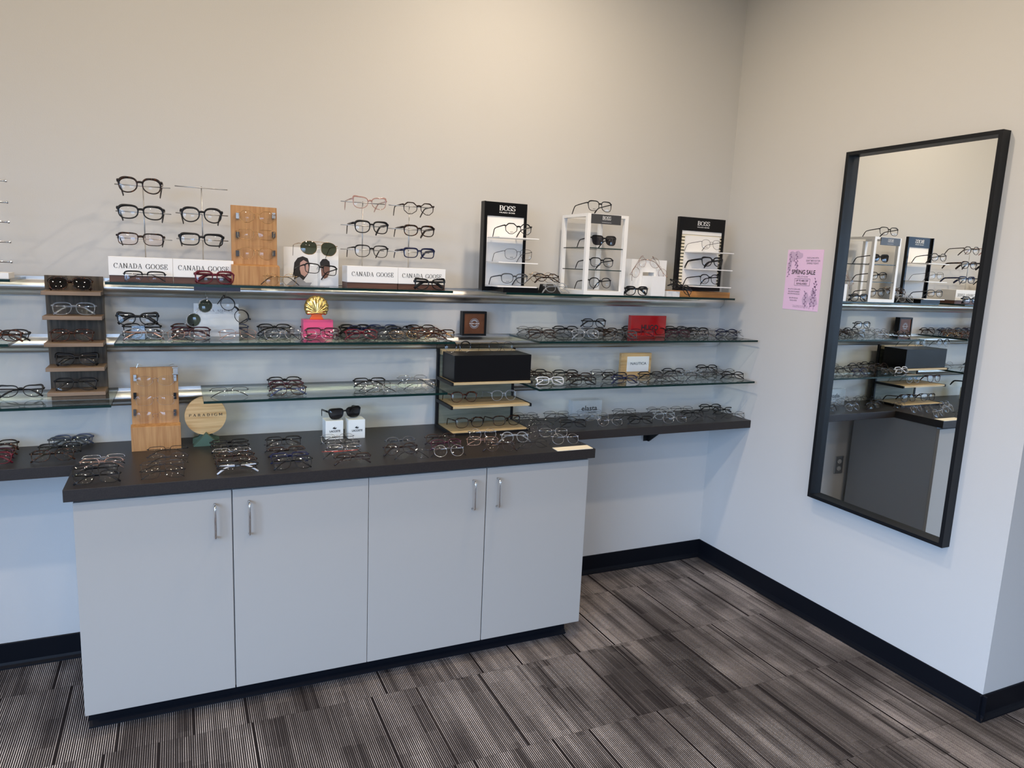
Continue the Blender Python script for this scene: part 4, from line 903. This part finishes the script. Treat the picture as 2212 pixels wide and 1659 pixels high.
# ------------------------------------------------------------------ worktop displays
t = oak_display(-3.010, -2.842, 1.240, 1.010, TOP, -.150, -.190, 'oak panel display with three rimless glasses on the worktop')
t2 = t
for v, mm in ((816, 'steel'), (855, 'blackm'), (891, 'grey')):
    for u in (291.5, 378):
        P = PY(u, v, -.16); MB().box(P.x-.005, P.x+.005, -.166, -.156, P.z-.012, P.z+.012).build('clip', M[mm], t)
for v, st, lab in ((823, 'oval silver rimless', 'upper @ glasses clipped to the worktop oak panel'), (865, 'rect silver rimless', 'middle @ glasses clipped to the worktop oak panel'), (900, 'soft rose rimless', 'lower @ glasses clipped to the worktop oak panel')):
    P = PY(335.5, v, -.188); glasses(st, P, 'clip', 0, 2, 0, lab, 'wire glasses clipped to oak panels', 'center')
P = PY(379, 801, -.168); o = MB().box(P.x-.0085, P.x+.0085, -.172, -.162, P.z-.014, P.z+.014).box(P.x-.011, P.x+.011, -.173, -.161, P.z+.010, P.z+.015).box(P.x-.011, P.x+.011, -.173, -.161, P.z-.015, P.z-.010).build('security_tag', M['handle'], bevel=.001)
tag(o, 'small silver tag clamped at the top right of the worktop oak panel', 'tag')
b = MB()
for u0, s_ in ((295, 1), (378, -1)):
    q = [PY(u, v, -.155) for u, v in ((u0-s_*4, 822), (u0-s_*3, 808), (u0, 794), (u0+s_*3, 786), (u0+s_*8, 787), (u0+s_*13, 790))]; MB().sweep(q, .0010, n=5, upv=(0, 1, 0)).build('wire_temple', M['steel'], t2)

t = thing('round_sign', (-2.744, -.12, TOP), 'round pale pine sign held by a sage green prism foot', 'sign')
cx, cz, rr_ = -2.744, 1.033, .079
MB().prism([(cx+rr_*math.cos(2*math.pi*k/48), cz+rr_*math.sin(2*math.pi*k/48)) for k in range(48)], 'y', -.135, -.120).build('disc', M['pine'], t)
b = MB().prism([(cx-.050, TOP), (cx+.050, TOP), (cx, TOP+.052)], 'y', -.170, -.1352); b.build('prism_foot', M['green'], t)
b = MB().prism([(cx-.052, TOP), (cx-.036, TOP), (cx, TOP+.037), (cx+.036, TOP), (cx+.052, TOP), (cx+.050, TOP+.022), (cx+.03, TOP+.028), (cx, TOP+.056), (cx-.03, TOP+.028), (cx-.05, TOP+.022)], 'y', -.1195, -.095); b.build('back_foot', M['green'], t)
serif('PARADIGM', (cx, -.135, cz+.004), .126, .0105, M['ink'], t, thick=.17, thinw=.08, serifs=False, gap=.55)

for x0, x1, y0, z1_, lab, rz_ in ((-2.270, -2.194, -.186, .998, 'left white cube with small crocodile logo under the sunglasses', 3), (-2.174, -2.100, -.195, 1.000, 'right white cube with small crocodile logo under the sunglasses', -2)):
    xc = (x0+x1)/2; hw = (x1-x0)/2
    t = thing('logo_cube', (xc, y0+hw, TOP), lab, 'block', 'white logo cubes')
    c = MB().box(x0, x1, y0, y0+2*hw, TOP+.0, z1_-.002).build('cube', M['white'], t, bevel=.001)
    text('LACOSTE', (xc+.002, y0, TOP+.036), .046, .009, M['ink'], c, weight=.03)
    # crocodile outline
    cr = [(-13, 0), (-9, -3), (-4, -4), (0, -6), (2, -4), (6, -6), (8, -4), (13, 1), (9, 0), (4, 1), (12, 3), (14, 4), (6, 4), (1, 3), (-2, 5), (3, 8), (6, 9), (0, 9), (-6, 6), (-10, 3)]
    b = MB(); b.add(place2d([(a*.00072, e*.00072) for a, e in cr], (xc+.001, y0, TOP+.049), 'back', .0008), [tuple(range(len(cr)))]); b.build('crocodile_logo', M['ink'], c)
P = PY(745, 899, -.168)
glasses('way black bold sun', (P.x, -.168, .9995+.0255), 'hang', 6, 5, -3, '@ sunglasses resting across the two white cubes', 'sunglasses on the worktop', 'center')
